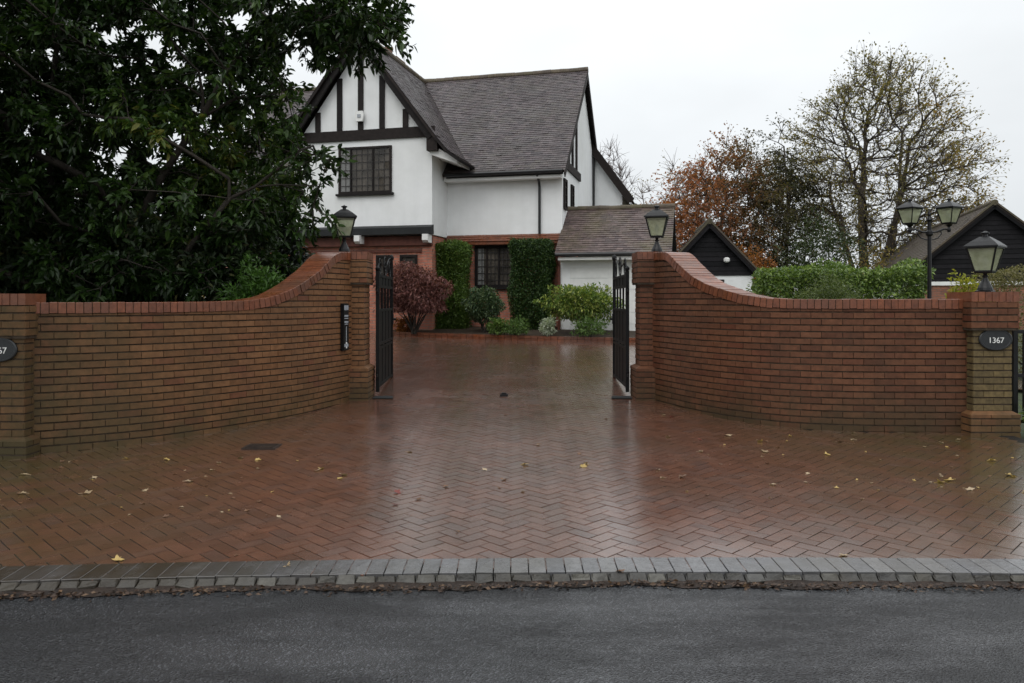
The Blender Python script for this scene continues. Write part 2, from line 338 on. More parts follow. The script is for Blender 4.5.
def grow(stems, clumps, step=.5, jit=.08, lift=.12, down=1.0, pathw=.12, angw=.25):
    """branch skeleton: every clump centre is joined to the cheapest node already grown"""
    nodes = []; par = []; plen = []; dirs = []
    for st in stems:
        for i, p in enumerate(st):
            nodes.append(np.array(p, float)); par.append(-1 if i == 0 else len(nodes) - 2)
            plen.append(0 if i == 0 else plen[-1] + np.linalg.norm(nodes[-1] - nodes[-2])); dirs.append(np.array([0, 0, 1.]) if i == 0 else unit(nodes[-1] - nodes[-2]))
    base = np.array(stems[0][-1]); order = np.argsort(np.linalg.norm(clumps - base, axis=1)); ends = {}
    for ci in order:
        c = clumps[ci]; A = np.array(nodes); d = np.linalg.norm(A - c, axis=1)
        cost = d + pathw * np.array(plen) + down * np.maximum(0, A[:, 2] - c[2] + .15 * d)
        cost = cost + angw * d * (1 - np.sum((c - A) * np.array(dirs), axis=1) / np.maximum(d, 1e-6))
        p = int(np.argmin(cost)); dp = d[p]; k = max(1, int(math.ceil(dp / step))); a = nodes[p]
        for i in range(1, k + 1):
            t = i / k; q = a + (c - a) * t + np.array([0, 0, 1]) * (-lift * dp * t * (1 - t))
            if i < k: q = q + rng.normal(size=3) * jit * min(1, dp)
            nodes.append(q); par.append(p); plen.append(plen[p] + dp / k); dirs.append(unit(q - nodes[p])); p = len(nodes) - 1
        ends[int(ci)] = p
    return np.array(nodes), par, ends
def limbs(mb, nodes, par, r0=.012, expo=2.3, seg=6, rmax=None):
    n = len(nodes); ch = [[] for _ in range(n)]
    for i, p in enumerate(par):
        if p >= 0: ch[p].append(i)
    acc = np.zeros(n)
    for i in range(n - 1, -1, -1):
        if not ch[i]: acc[i] = r0 ** expo
        if par[i] >= 0: acc[par[i]] += acc[i]
    rad = acc ** (1 / expo)
    if rmax: rad = np.minimum(rad, rmax)
    starts = [(i, None) for i in range(n) if par[i] < 0]
    while starts:
        i, frm = starts.pop(); pts = []; rr = []
        if frm is not None: pts.append(nodes[frm]); rr.append(min(rad[frm], rad[i] * 1.25))
        while True:
            pts.append(nodes[i]); rr.append(rad[i])
            if not ch[i]: break
            k = sorted(ch[i], key=lambda q: -rad[q])
            for q in k[1:]: starts.append((q, i))
            i = k[0]
        if len(pts) > 1: mb.tube(pts, rr, seg if max(rr) > .03 else 4, caps=False)
    return rad
def crown_pts(n, fn, lo, hi, mind=0):
    """random points inside an implicit crown fn(p)<1, spaced"""
    out = []; lo = np.array(lo, float); hi = np.array(hi, float); tries = 0
    while len(out) < n and tries < n * 400:
        tries += 1; p = lo + (hi - lo) * rng.random(3)
        if fn(p) > 1: continue
        if mind and out and np.min(np.linalg.norm(np.array(out) - p, axis=1)) < mind: continue
        out.append(p)
    return np.array(out)
def tree(name, label, cat, base, stems, clumps, leafm, barkm, leaf_len, per, spread, group=None, r0=.012, wid=.45, twigs=4, twig_len=.6, rndf=None, droop=.2, big=False, down=1.0, step=.5, rmax=None, outward=.6, jit=.08, twig_r=.005, sag=0.0, angw=.25, twup=.25, leafy=None):
    th = thing(name, label, cat, base, 0, group)
    nodes, par, ends = grow(stems, clumps, step=step, down=down, jit=jit, angw=angw)
    tb = MB(); limbs(tb, nodes, par, r0, rmax=rmax); 
    ctr = clumps.mean(0); P = []; D = []; Rn = []
    tw = MB()
    for ci, ni in ends.items():
        c = clumps[ci]; o = unit(c - np.array(stems[0][-1])); bn = rng.random()
        for _ in range(twigs):
            d = unit(rng.normal(size=3) + o * outward * 1.6 + np.array([0, 0, twup])); l = twig_len * (.5 + .8 * rng.random())
            mid = c + d * l * .5 + np.array([0, 0, .06 * l]) + rng.normal(size=3) * .05 * l; e = c + d * l - np.array([0, 0, sag * l])
            tw.tube([c, mid, e], [twig_r * 1.6, twig_r, twig_r * .5], 3, caps=False)
            m = max(1, int(per / twigs * (.5 + rng.random()) * (1 if leafy is None else leafy(c))))
            t = rng.random(m) ** .6
            pos = np.where(t[:, None] < .5, c + (mid - c) * (t[:, None] * 2), mid + (e - mid) * (t[:, None] * 2 - 1)) + rng.normal(size=(m, 3)) * spread * l
            P.append(pos); D.append(unit(d + rng.normal(size=(m, 3)) * .9)); 
            rr = np.clip(rng.random(m) * .6 + bn * .4, 0, 1) if rndf is None else np.array([rndf(p, bn) for p in pos])
            Rn.append(rr)
    if per == 0: tb.add(tw.v, tw.f); tw = None
    tb.build('trunk', barkm, th, base, smooth=True)
    if tw: tw.build('twigs', barkm, th, base)
    if P and per > 0:
        P = np.concatenate(P); D = np.concatenate(D); Rn = np.concatenate(Rn)
        V, T, r = leaves(P, D, leaf_len * (.65 + .6 * rng.random(len(P))), wid, .1, droop, Rn, big)
        npmesh('crown', V, T, r, leafm, th, base)
    return th
def bush(name, label, cat, base, shape, n, leafm, leaf_len, group=None, wid=.5, nst=5, out=.8, droop=.1, stem_h=None, barkm=None, big=False, rndf=None):
    """shape(k) -> (points, outward normals) in world space, k leaves"""
    th = thing(name, label, cat, base, 0, group)
    P, Nn = shape(n); D = unit(Nn * out + rng.normal(size=P.shape) * .7)
    rr = None if rndf is None else rndf(P, Nn)
    V, T, r = leaves(P, D, leaf_len * (.6 + .7 * rng.random(len(P))), wid, .1, droop, rr, big)
    npmesh('foliage', V, T, r, leafm, th, base)
    b = Vector(base); mb = MB(); lo = P.min(0); hi = P.max(0)
    for i in range(nst):
        q = P[rng.integers(len(P))]; t = Vector((base[0] + (q[0] - base[0]) * .75, base[1] + (q[1] - base[1]) * .75, base[2] + (q[2] - base[2]) * .85))
        s = b + Vector((rng.normal() * .05, rng.normal() * .05, -.05)); m = s.lerp(t, .5) + Vector((rng.normal() * .06, rng.normal() * .06, .08))
        mb.tube([s, m, t], [.022, .014, .006], 5, caps=False)
    mb.build('stem', barkm or M['bark'], th, base)
    return th
def ellipsoid(c, r, shell=.35, lump=.12, zmin=None):
    c = np.array(c, float); r = np.array(r, float); ph = rng.random(9) * 6.28
    def f(n):
        d = unit(rng.normal(size=(n * 2, 3)))
        k = 1 + lump * (np.sin(d[:, 0] * 5 + ph[0]) * np.sin(d[:, 1] * 6 + ph[1]) + np.sin(d[:, 2] * 7 + ph[2] + d[:, 0] * 4)) 
        t = (1 - shell * rng.random(n * 2) ** 1.3) * k; p = c + d * r * t[:, None]
        if zmin is not None: ok = p[:, 2] > zmin; p = p[ok]; d = d[ok]
        return p[:n], unit(d[:n] / r)
    return f
def boxshape(c, h, ang=0, shell=.16, lump=.05, zb=True):
    """leafy box: centre c, half sizes h, turned by ang"""
    c = np.array(c, float); h = np.array(h, float); ca, sa = math.cos(ang), math.sin(ang); ph = rng.random(6) * 6
    def f(n):
        A = np.array([h[1] * h[2], h[1] * h[2], h[0] * h[2], h[0] * h[2], h[0] * h[1]]); pk = rng.choice(5, n, p=A / A.sum())
        q = rng.random((n, 3)) * 2 - 1; nn = np.zeros((n, 3))
        for k, (ax, sg) in enumerate(((0, -1), (0, 1), (1, -1), (1, 1), (2, 1))):
            mk = pk == k; q[mk, ax] = sg; nn[mk, ax] = sg
        L = q * h; b = lump * (np.sin(L[:, 0] * 4.1 + ph[0] + L[:, 2] * 2) * np.sin(L[:, 1] * 3.7 + ph[1]) + np.sin(L[:, 2] * 4.3 + ph[2] + L[:, 0] * 2.7))
        L = L + nn * (b - shell * rng.random(n) ** 1.4)[:, None]
        Wd = np.stack([L[:, 0] * ca - L[:, 1] * sa, L[:, 0] * sa + L[:, 1] * ca, L[:, 2]], 1)
        Wn = np.stack([nn[:, 0] * ca - nn[:, 1] * sa, nn[:, 0] * sa + nn[:, 1] * ca, nn[:, 2]], 1)
        return c + Wd, Wn
    return f
# ================================================================== GROUND, ROAD, DRIVE
ys = np.concatenate([[-400, -60, -12], np.arange(3.5, 26, .5), [60, 200, 600]])
mb = MB()
for a, b in zip(ys[:-1], ys[1:]):
    za, zb = float(zg(0, a)) - .065, float(zg(0, b)) - .065
    mb.face([(-500, a, za), (500, a, za), (500, b, zb), (-500, b, zb)])
struct(mb.build('ground', M['ground']))
mb = MB()
for x0 in np.arange(-120, 120, 4.0): mb.face([(x0, -3.2, -.004), (x0 + 4, -3.2, -.004), (x0 + 4, 4.40, -.004), (x0, 4.40, -.004)])
struct(mb.build('road', M['road']))
def kdy(x):
    x = np.asarray(x, float); u = x - 1.2; return np.where(np.abs(u) < 5, -.009 * u * u, -.009 * (25 + 6 * (np.abs(u) - 5)))

def spline(pts, n=40):
    P = [np.array(p, float) for p in pts]; P = [2 * P[0] - P[1]] + P + [2 * P[-1] - P[-2]]; out = []
    for i in range(1, len(P) - 2):
        for t in np.linspace(0, 1, n, endpoint=False):
            a, b, c, d = P[i - 1:i + 3]
            out.append(.5 * (2 * b + (c - a) * t + (2 * a - 5 * b + 4 * c - d) * t * t + (3 * b - a - 3 * c + d) * t ** 3))
    out.append(P[-2]); return np.array(out)
PATH_L = spline([(-4.95, 7.47), (-4.64, 7.53), (-3.8, 8.08), (-3.08, 9.03), (-2.67, 9.72), (-2.27, 10.95)])
PATH_R = spline([(1.99, 10.95), (2.38, 9.85), (2.95, 9.05), (3.78, 8.68), (5.2, 8.6)])
def in_drive(x, y):
    k = y > 4.47 + kdy(x)
    xl = np.interp(y, PATH_L[:, 1], PATH_L[:, 0]); xr = np.interp(-y, -PATH_R[:, 1], PATH_R[:, 0])
    front = (y < 11.2) & ((y < 7.7) | ((x > xl - .12) & (x < xr + .12)) & (y < 11.2))
    # behind the gate the court spreads out as far as the planting bed that runs along the house
    bed = 20.95 + (x + 3.35) * -.30
    back = (y >= 11.2) & (y < np.minimum(bed, 21.5)) & ((np.abs(x) < 2.1) | (y > 11.9)) & (x > -5.5) & (x < 8.5)
    return k & (front | back) & (np.abs(x) < 10)
def pavers():
    u = .1; n = 330; I, J = np.meshgrid(np.arange(-n, n), np.arange(-n, n)); I = I.ravel(); J = J.ravel()
    ks = (I - J) % 4; C_ = []; Hh = []
    h = ks == 0; C_.append(np.stack([(I[h] + 1) * u, (J[h] + .5) * u], 1)); Hh.append(np.tile([.1, .05], (h.sum(), 1)))
    v = ks == 3; C_.append(np.stack([(I[v] + .5) * u, (J[v] + 1) * u], 1)); Hh.append(np.tile([.05, .1], (v.sum(), 1)))
    C_ = np.concatenate(C_); Hh = np.concatenate(Hh); q = R(45); ca, sa = math.cos(q), math.sin(q)
    def W(p): return np.stack([p[..., 0] * ca - p[..., 1] * sa, p[..., 0] * sa + p[..., 1] * ca + 9.0], -1)
    w = W(C_); ok = in_drive(w[:, 0], w[:, 1]) & ~((np.abs(w[:, 1] - 11.3) < .06) & (np.abs(w[:, 0]) < 2.0))
    C_ = C_[ok]; Hh = Hh[ok]; w = w[ok]; m = len(C_)
    print('pavers', m)
    sg = np.array([(-1, -1), (1, -1), (1, 1), (-1, 1)], float); rot = rng.normal(size=(m, 1)) * .008
    z0 = zg(w[:, 0], w[:, 1]) + rng.normal(size=m) * .0006; tx = rng.normal(size=m) * .0035; ty = rng.normal(size=m) * .0035
    def ring(shr, dz):
        off = sg[None] * (Hh[:, None, :] - shr)
        off = np.stack([off[..., 0] - rot * off[..., 1], off[..., 1] + rot * off[..., 0]], -1)
        p = W(C_[:, None, :] + off)
        slope = zg(p[..., 0], p[..., 1]) - zg(w[:, 0], w[:, 1])[:, None]
        z = z0[:, None] + slope + tx[:, None] * off[..., 0] + ty[:, None] * off[..., 1] - dz
        return np.concatenate([p, z[..., None]], -1)
    V = np.concatenate([ring(.0030, .009), ring(.0039, 0)], 1).reshape(-1, 3); b = np.arange(m)[:, None] * 8
    T = [[4, 5, 6], [4, 6, 7]]
    for i in range(4):
        j = (i + 1) % 4; T += [[i, j, 4 + j], [i, 4 + j, 4 + i]]
    T = np.array(T); TT = (b[:, :, None] + T[None]).reshape(-1, 3)
    r = np.repeat(rng.random(m), len(T))
    return npmesh('driveway_paving', V, TT, r, M['paver'])
struct(pavers(), 'red brown herringbone brick drive')
mb = MB(); gx = np.arange(-10, 10.01, .5); gy = np.arange(4.5, 21.6, .25)
for x in gx[:-1]:
    for y in gy[:-1]:
        if in_drive(np.array(x + .25), np.array(y + .125)) or y < 7.5:
            mb.face([(x, max(y, 4.5) + (float(kdy(x)) if y < 4.6 else 0), float(zg(x, y)) - .0042), (x + .5, y + (float(kdy(x + .5)) if y < 4.6 else 0), float(zg(x + .5, y)) - .0042), (x + .5, y + .25, float(zg(x + .5, y + .25)) - .0042), (x, y + .25, float(zg(x, y + .25)) - .0042)])
struct(mb.build('paving_joints', M['joint']))
def slabrow(mb, x0, x1, w, ya, yb, za, zb, gap=.008, jit=.004, bev=.006):
    x = x0
    while x < x1:
        ww = w * random.uniform(.94, 1.06); d = [float(kdy(x)), float(kdy(x + ww))]; j = [random.gauss(0, jit) for _ in range(4)]
        a, b_ = x + gap / 2, x + ww - gap / 2
        bot = [(a, ya + d[0], za - .1), (b_, ya + d[1], za - .1), (b_, yb + d[1], zb - .1), (a, yb + d[0], zb - .1)]
        mid = [(a, ya + d[0] + j[0], za + j[1] - bev), (b_, ya + d[1] + j[0], za + j[2] - bev), (b_, yb + d[1], zb + j[3] * .4 - bev), (a, yb + d[0], zb + j[3] * .4 - bev)]
        top = [(a + bev, ya + d[0] + j[0] + bev, za + j[1]), (b_ - bev, ya + d[1] + j[0] + bev, za + j[2]), (b_ - bev, yb + d[1] - bev, zb + j[3] * .4), (a + bev, yb + d[0] - bev, zb + j[3] * .4)]
        mb.add(bot + mid + top, [(8, 9, 10, 11)] + [(o + i, o + (i + 1) % 4, o + 4 + (i + 1) % 4, o + 4 + i) for o in (0, 4) for i in range(4)])
        x += ww
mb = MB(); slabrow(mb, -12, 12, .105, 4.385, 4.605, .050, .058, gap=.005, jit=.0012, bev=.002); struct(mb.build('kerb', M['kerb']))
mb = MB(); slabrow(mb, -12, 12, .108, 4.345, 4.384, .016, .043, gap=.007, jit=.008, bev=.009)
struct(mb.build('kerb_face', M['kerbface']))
mb = MB(); slabrow(mb, -1.95, 1.75, .105, 0, .2, 0, .006, gap=.004, jit=.0006, bev=.0015)
for i, p in enumerate(mb.v): mb.v[i] = (p[0], p[1] - float(kdy(p[0])) + 11.2, p[2] + .190)
struct(mb.build('gate_threshold', M['paver']))
mb = MB()
for i in range(-240, 240):
    a, b_ = i * .05, i * .05 + .05; e = lambda q: 4.282 + float(kdy(q)) + .022 * math.sin(q * 3.1) + .016 * math.sin(q * 9.7 + 1) + .01 * math.sin(q * 31)
    mb.face([(a, e(a), .0005), (b_, e(b_), .0005), (b_, 4.36 + float(kdy(b_)), .012), (a, 4.36 + float(kdy(a)), .012)])
struct(mb.build('gutter_silt', M['silt']))
# wet leaf mould lying in the gutter between kerb and asphalt
n = 3600; x = rng.uniform(-9, 9, n); y = 4.20 + kdy(x) + np.abs(rng.normal(size=n)) * -.034 + .105 + .03 * np.sin(x * 2.1) * np.sin(x * .7 + 1)
P = np.stack([x, y, rng.uniform(0, .022, n)], 1); D = rng.normal(size=(n, 3)) * [1, 1, .12]
V, T, r = leaves(P, D, rng.uniform(.012, .04, n), .55, .06, 0.02)
tag(npmesh('leaf_litter', V, T, r, M['litter']), 'wet brown leaf litter gathered in the gutter below the kerb', 'leaf litter', kind='stuff')

# ================================================================== BOUNDARY WALLS, PIERS
def arc(path):
    d = np.r_[0, np.cumsum(np.linalg.norm(np.diff(path, axis=0), axis=1))]
    T_ = np.gradient(path, axis=0); T_ /= np.linalg.norm(T_, axis=1)[:, None]
    def f(s):
        s = min(max(s, 0), d[-1])
        p = np.array([np.interp(s, d, path[:, 0]), np.interp(s, d, path[:, 1])]); t = np.array([np.interp(s, d, T_[:, 0]), np.interp(s, d, T_[:, 1])]); t /= np.linalg.norm(t)
        return p, np.array([t[1], -t[0]]), t
    return f, d[-1]
CR, BL, JT, JV = .075, .225, .0100, .0036
def bricks(mb, f, L, zb, zt, off=0.0, side=1, phase=0.0):
    """stretcher-bond brick faces along an arc. zb, zt: functions of s; side -1 = back face"""
    zmin = min(zb(s) for s in np.linspace(0, L, 12)); zmax = max(zt(s) for s in np.linspace(0, L, 60)); k = 0; z = zmin
    while z < zmax:
        s = -BL * (.5 if (k % 2) else 0) - phase
        while s < L:
            a, b = max(s, 0) + JV / 2, min(s + BL, L) - JV / 2; s += BL
            if b - a < .03: continue
            ta, tb = zt(a), zt(b); z0 = z + JT / 2; za, zb_ = min(z + CR - JT / 2, ta), min(z + CR - JT / 2, tb)
            if max(za, zb_) - z0 < .015: continue
            za = max(za, z0 + .002); zb_ = max(zb_, z0 + .002)
            j = random.gauss(0, .0016); e = .004
            pa, na, t_ = f(a); pb, nb, _ = f(b)
            def Q(p, n, ds, dep, zz):
                w = p + n * (off + dep) * side + t_ * ds - (0 if side > 0 else 1) * n * 0
                return (w[0], w[1], zz)
            inn = [Q(pa, na, 0, -.018, z0), Q(pb, nb, 0, -.018, z0), Q(pb, nb, 0, -.018, zb_), Q(pa, na, 0, -.018, za)]
            out = [Q(pa, na, e * .5, j, z0 + e), Q(pb, nb, -e * .5, j, z0 + e), Q(pb, nb, -e * .5, j, max(zb_ - e, z0 + e)), Q(pa, na, e * .5, j, max(za - e, z0 + e))]
            mb.add(inn + out, [(4, 5, 6, 7)] + [(i, (i + 1) % 4, 4 + (i + 1) % 4, 4 + i) for i in range(4)])
        z += CR; k += 1
def boundary_wall(name, label, path, zt, mat, base, thick=.34):
    th = thing(name, label, 'brick wall', base); f, L = arc(path); cop = .108
    zt2 = lambda s: zt(f(s)[0]) - cop; zb = lambda s: float(zg(0, f(s)[0][1])) - .08
    mb = MB(); bricks(mb, f, L, zb, zt2)
    def fb(s):
        p, n, t = f(s); return p - n * thick, -n, t
    bricks(mb, fb, L, zb, zt2); mb.build('brickwork', mat, th, base)
    mo = MB(); ss = np.linspace(0, L, 90); V_ = []; F_ = []
    for s in ss:
        p, n, t = f(s)
        for dep, z in ((-.0115, zb(s) - .2), (-.0115, zt2(s) - .002), (-thick + .0075, zt2(s) - .002), (-thick + .0075, zb(s) - .2)): q = p + n * dep; V_.append((q[0], q[1], z))
    for i in range(len(ss) - 1):
        for k in range(3): F_.append((i * 4 + k, i * 4 + 4 + k, i * 4 + 5 + k, i * 4 + 1 + k))
    mo.add(V_, F_); mo.build('mortar', M['mortar'], th, base)
    cb = MB(); s = .0; core = MB(); cv = []
    while s < L - .02:
        p, n, t = f(s); p2, _, _ = f(min(s + .01, L)); p1, _, _ = f(max(s - .01, 0)); dz = (zt(p2) - zt(p1)) / max(np.linalg.norm(p2 - p1), 1e-6)
        t3 = Vector((t[0], t[1], dz)).normalized(); n3 = Vector((n[0], n[1], 0)); u3 = n3.cross(t3); u3 = u3 if u3.z > 0 else -u3
        top = Vector((p[0], p[1], zt(p))) + u3 * random.gauss(0, .0015); w = .0335; pr = .014 + random.gauss(0, .002); e = .004
        def Q(a, dpt, h): return top + t3 * a + n3 * dpt + u3 * h
        b0 = [Q(-w, pr, -cop), Q(w, pr, -cop), Q(w, -thick - .014, -cop), Q(-w, -thick - .014, -cop)]
        b1 = [Q(-w, pr, -e), Q(w, pr, -e), Q(w, -thick - .014, -e), Q(-w, -thick - .014, -e)]
        b2 = [Q(-w + e, pr - e, 0), Q(w - e, pr - e, 0), Q(w - e, -thick - .01, 0), Q(-w + e, -thick - .01, 0)]
        cb.add(b0 + b1 + b2, [(8, 9, 10, 11), (3, 2, 1, 0)] + [(o + i, o + (i + 1) % 4, o + 4 + (i + 1) % 4, o + 4 + i) for o in (0, 4) for i in range(4)])
        c0 = [Q(0, pr - .007, -cop + .004), Q(0, pr - .007, -.006), Q(0, -thick - .006, -.006), Q(0, -thick - .006, -cop + .004)]; cv.append(c0)
        s += .0745 / math.sqrt(1 + dz * dz)
    co = cb.build('coping', mat if False else M['coping'], th, base)
    core.add([q for c in cv for q in c], [(i * 4 + k, i * 4 + 4 + k, i * 4 + 4 + (k + 1) % 4, i * 4 + (k + 1) % 4) for i in range(len(cv) - 1) for k in range(4)])
    core.build('coping_joints', M['mortar'], co, base)
    return th
ZL = lambda p: float(np.interp(p[1], [7.4, 8.6, 9.0, 9.3, 9.68, 10.12, 10.45, 10.62, 11], [1.575, 1.578, 1.59, 1.64, 1.79, 2.0, 2.22, 2.27, 2.27]))
ZR = lambda p: float(np.interp(p[1], [8.6, 8.85, 9.05, 9.32, 9.78, 10.2, 10.46, 10.6, 11], [1.61, 1.61, 1.625, 1.69, 1.83, 2.06, 2.24, 2.27, 2.27]))
def smooth(fn, w=.12): return lambda p: sum(fn((p[0], p[1] + o)) for o in (-w, -w / 2, 0, w / 2, w)) / 5
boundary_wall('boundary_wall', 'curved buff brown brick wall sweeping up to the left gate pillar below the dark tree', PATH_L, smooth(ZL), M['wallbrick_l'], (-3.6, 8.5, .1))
boundary_wall('boundary_wall', 'curved darker red brown brick wall sweeping up to the right gate pillar', PATH_R, smooth(ZR), M['wallbrick_r'], (3.4, 8.9, .1))
def rectbrick(bm, mm, x0, x1, y0, y1, z0, z1, phase=0):
    for (a, b) in (((x0, y0), (x1, y0)), ((x1, y0), (x1, y1)), ((x1, y1), (x0, y1)), ((x0, y1), (x0, y0))):
        a = np.array(a); b = np.array(b); L = np.linalg.norm(b - a); t = (b - a) / L; n = np.array([t[1], -t[0]])
        bricks(bm, lambda s, a=a, t=t, n=n: (a + t * s, n, t), L, lambda s: z0, lambda s: z1, phase=phase)
    d = .0075; mm.box(x0 + d, x1 - d, y0 + d, y1 - d, z0 - .02, z1 - .003)
def soldier_cap(mb, x0, x1, y0, y1, z0, z1):
    x = x0; n = round((x1 - x0) / .075); w = (x1 - x0) / n
    for i in range(n):
        j = random.gauss(0, .0015); mb.box(x0 + i * w + .004, x0 + (i + 1) * w - .004, y0 + j, y1 + j, z0, z1 + random.gauss(0, .0012))
    mb.box(x0 + .01, x1 - .01, y0 + .008, y1 - .008, z0 + .003, z1 - .006, .02)
def splay(mb, x0, x1, y0, y1, z, d, h):
    a = [(x0, y0, z), (x1, y0, z), (x1, y1, z), (x0, y1, z)]; b = [(x0 + d, y0 + d, z + h), (x1 - d, y0 + d, z + h), (x1 - d, y1 - d, z + h), (x0 + d, y1 - d, z + h)]
    mb.hexa(a + b)
def pillar(name, label, cx, cy, w, zs, mats, proud=(.045, .065), coping_h=.108, hd=None):
    """zs = ground, plinth top, capital bottom, top"""
    th = thing(name, label, 'pillar', (cx, cy, zs[0])); h = w / 2; hd = h if hd is None else hd; o = (cx, cy, zs[0]); mo = MB()
    b = MB(); rectbrick(b, mo, cx - h, cx + h, cy - hd, cy + hd, zs[1], zs[2], .11); b.build('shaft', mats[0], th, o)
    p = h + proud[1]; b = MB(); rectbrick(b, mo, cx - p, cx + p, cy - hd - proud[1], cy + hd + proud[1], zs[0] - .12, zs[1] - .03); splay(b, cx - p + .003, cx + p - .003, cy - hd - proud[1] + .003, cy + hd + proud[1] - .003, zs[1] - .032, proud[1] - .004, .035); b.build('plinth', mats[1], th, o)
    p = h + proud[0]; b = MB(); rectbrick(b, mo, cx - p, cx + p, cy - hd - proud[0], cy + hd + proud[0], zs[2], zs[3] - coping_h - .003, .05); b.build('capital', mats[2], th, o)
    b = MB(); soldier_cap(b, cx - p - .003, cx + p + .003, cy - hd - proud[0] - .003, cy + hd + proud[0] + .003, zs[3] - coping_h, zs[3]); b.build('coping', M['coping'], th, o)
    mo.build('mortar', M['mortar'], th, o); return th
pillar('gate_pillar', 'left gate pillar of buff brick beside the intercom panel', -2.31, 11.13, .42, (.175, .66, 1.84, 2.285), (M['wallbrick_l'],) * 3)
pillar('gate_pillar', 'right gate pillar of brown brick beside the right iron gate', 2.03, 11.13, .42, (.175, .66, 1.84, 2.285), (M['wallbrick_r'],) * 3)
pillar('wall_pier', 'brick end pier with yellow brick panel and oval plaque below a lantern', 5.31, 8.675, .43, (.115, .37, 1.285, 1.69), (M['buffpanel'], M['wallbrick_l'], M['wallbrick_r']), (.05, .06), hd=.19)
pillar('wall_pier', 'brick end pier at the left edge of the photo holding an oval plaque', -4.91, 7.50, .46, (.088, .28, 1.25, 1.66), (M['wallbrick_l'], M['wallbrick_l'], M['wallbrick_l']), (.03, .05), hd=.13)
M_text = M['lettering']
def text_mesh(body, size, name, parent, loc, rot=(R(90), 0, 0), depth=.002, mat=None):
    cu = bpy.data.curves.new(name, 'FONT'); cu.body = body; cu.size = size; cu.extrude = depth; cu.align_x = 'CENTER'; cu.align_y = 'CENTER'
    tmp = bpy.data.objects.new(name, cu); me = bpy.data.meshes.new_from_object(tmp); bpy.data.objects.remove(tmp); me.materials.clear()
    o = link(name, me, mat or M_text, parent, np.full(len(me.polygons), .5)); o.location = loc; o.rotation_euler = rot; return o
def plaque(label, x, y, z, rx, rz):
    th = thing('house_plaque', label, 'plaque', (x, y, z))
    mb = MB(); n = 36; rings = [(1, .0), (1, -.014), (.95, -.022), (.86, -.022), (.84, -.018)]
    vs = [(rx * k * math.cos(2 * math.pi * i / n), d, rz * k * math.sin(2 * math.pi * i / n)) for k, d in rings for i in range(n)]
    fs = [(a * n + i, a * n + (i + 1) % n, (a + 1) * n + (i + 1) % n, (a + 1) * n + i) for a in range(4) for i in range(n)] + [tuple(4 * n + i for i in range(n))]
    mb.add(vs, fs, .3); mb.build('plate', M['slate'], th)
    text_mesh('1367', rz * .72, 'lettering', th, (0, -.020, -.012)); return th
plaque('dark oval plaque with white figures on the right end pier', 5.335, 8.482, 1.165, .185, .122)
plaque('dark oval plaque with white figures on the left end pier', -4.92, 7.367, 1.125, .18, .12)
# intercom panel on the left wall
f, L = arc(PATH_L); s0 = min(np.linspace(0, L, 800), key=lambda s: abs(CX + F * f(s)[0][0] / f(s)[0][1] - 343)); p, n_, t_ = f(s0)
yaw = math.atan2(t_[1], t_[0]); ic = thing('intercom_panel', 'tall narrow black intercom panel fixed to the left wall near the gate', 'intercom', (p[0] + n_[0] * .004, p[1] + n_[1] * .004, 1.225), yaw)
mb = MB(); mb.box(-.07, .07, -.045, 0, -.32, .32); mb.box(-.078, .078, -.03, 0, -.328, .328); mb.build('case', M['iron'], ic)
mb = MB(); mb.box(-.055, .055, -.049, -.044, .235, .30); [mb.box(-.04, .04, -.052, -.048, .245 + i * .012, .25 + i * .012) for i in range(4)]; mb.build('speaker_grille', M['greyplastic'], ic)
for z, w, h in ((.155, .05, .012), (.12, .05, .006), (.07, .05, .012), (.04, .04, .006), (-.255, .05, .02)):
    mb = MB(); mb.box(-w, w, -.05, -.044, z - h, z + h); mb.build('label_strip', M['greyplastic'], ic)
mb = MB(); mb.box(-.006, .006, -.05, -.044, -.2, .01); mb.build('vertical_strip', M['greyplastic'], ic)
for z in (-.225, -.285):
    mb = MB(); mb.lathe([(.014, 0), (.014, .008), (.010, .011)], (0, 0, 0), 10); ob = mb.build('button', M['lettering'], ic); ob.location = (0, -.044, z); ob.rotation_euler = (R(90), 0, 0)

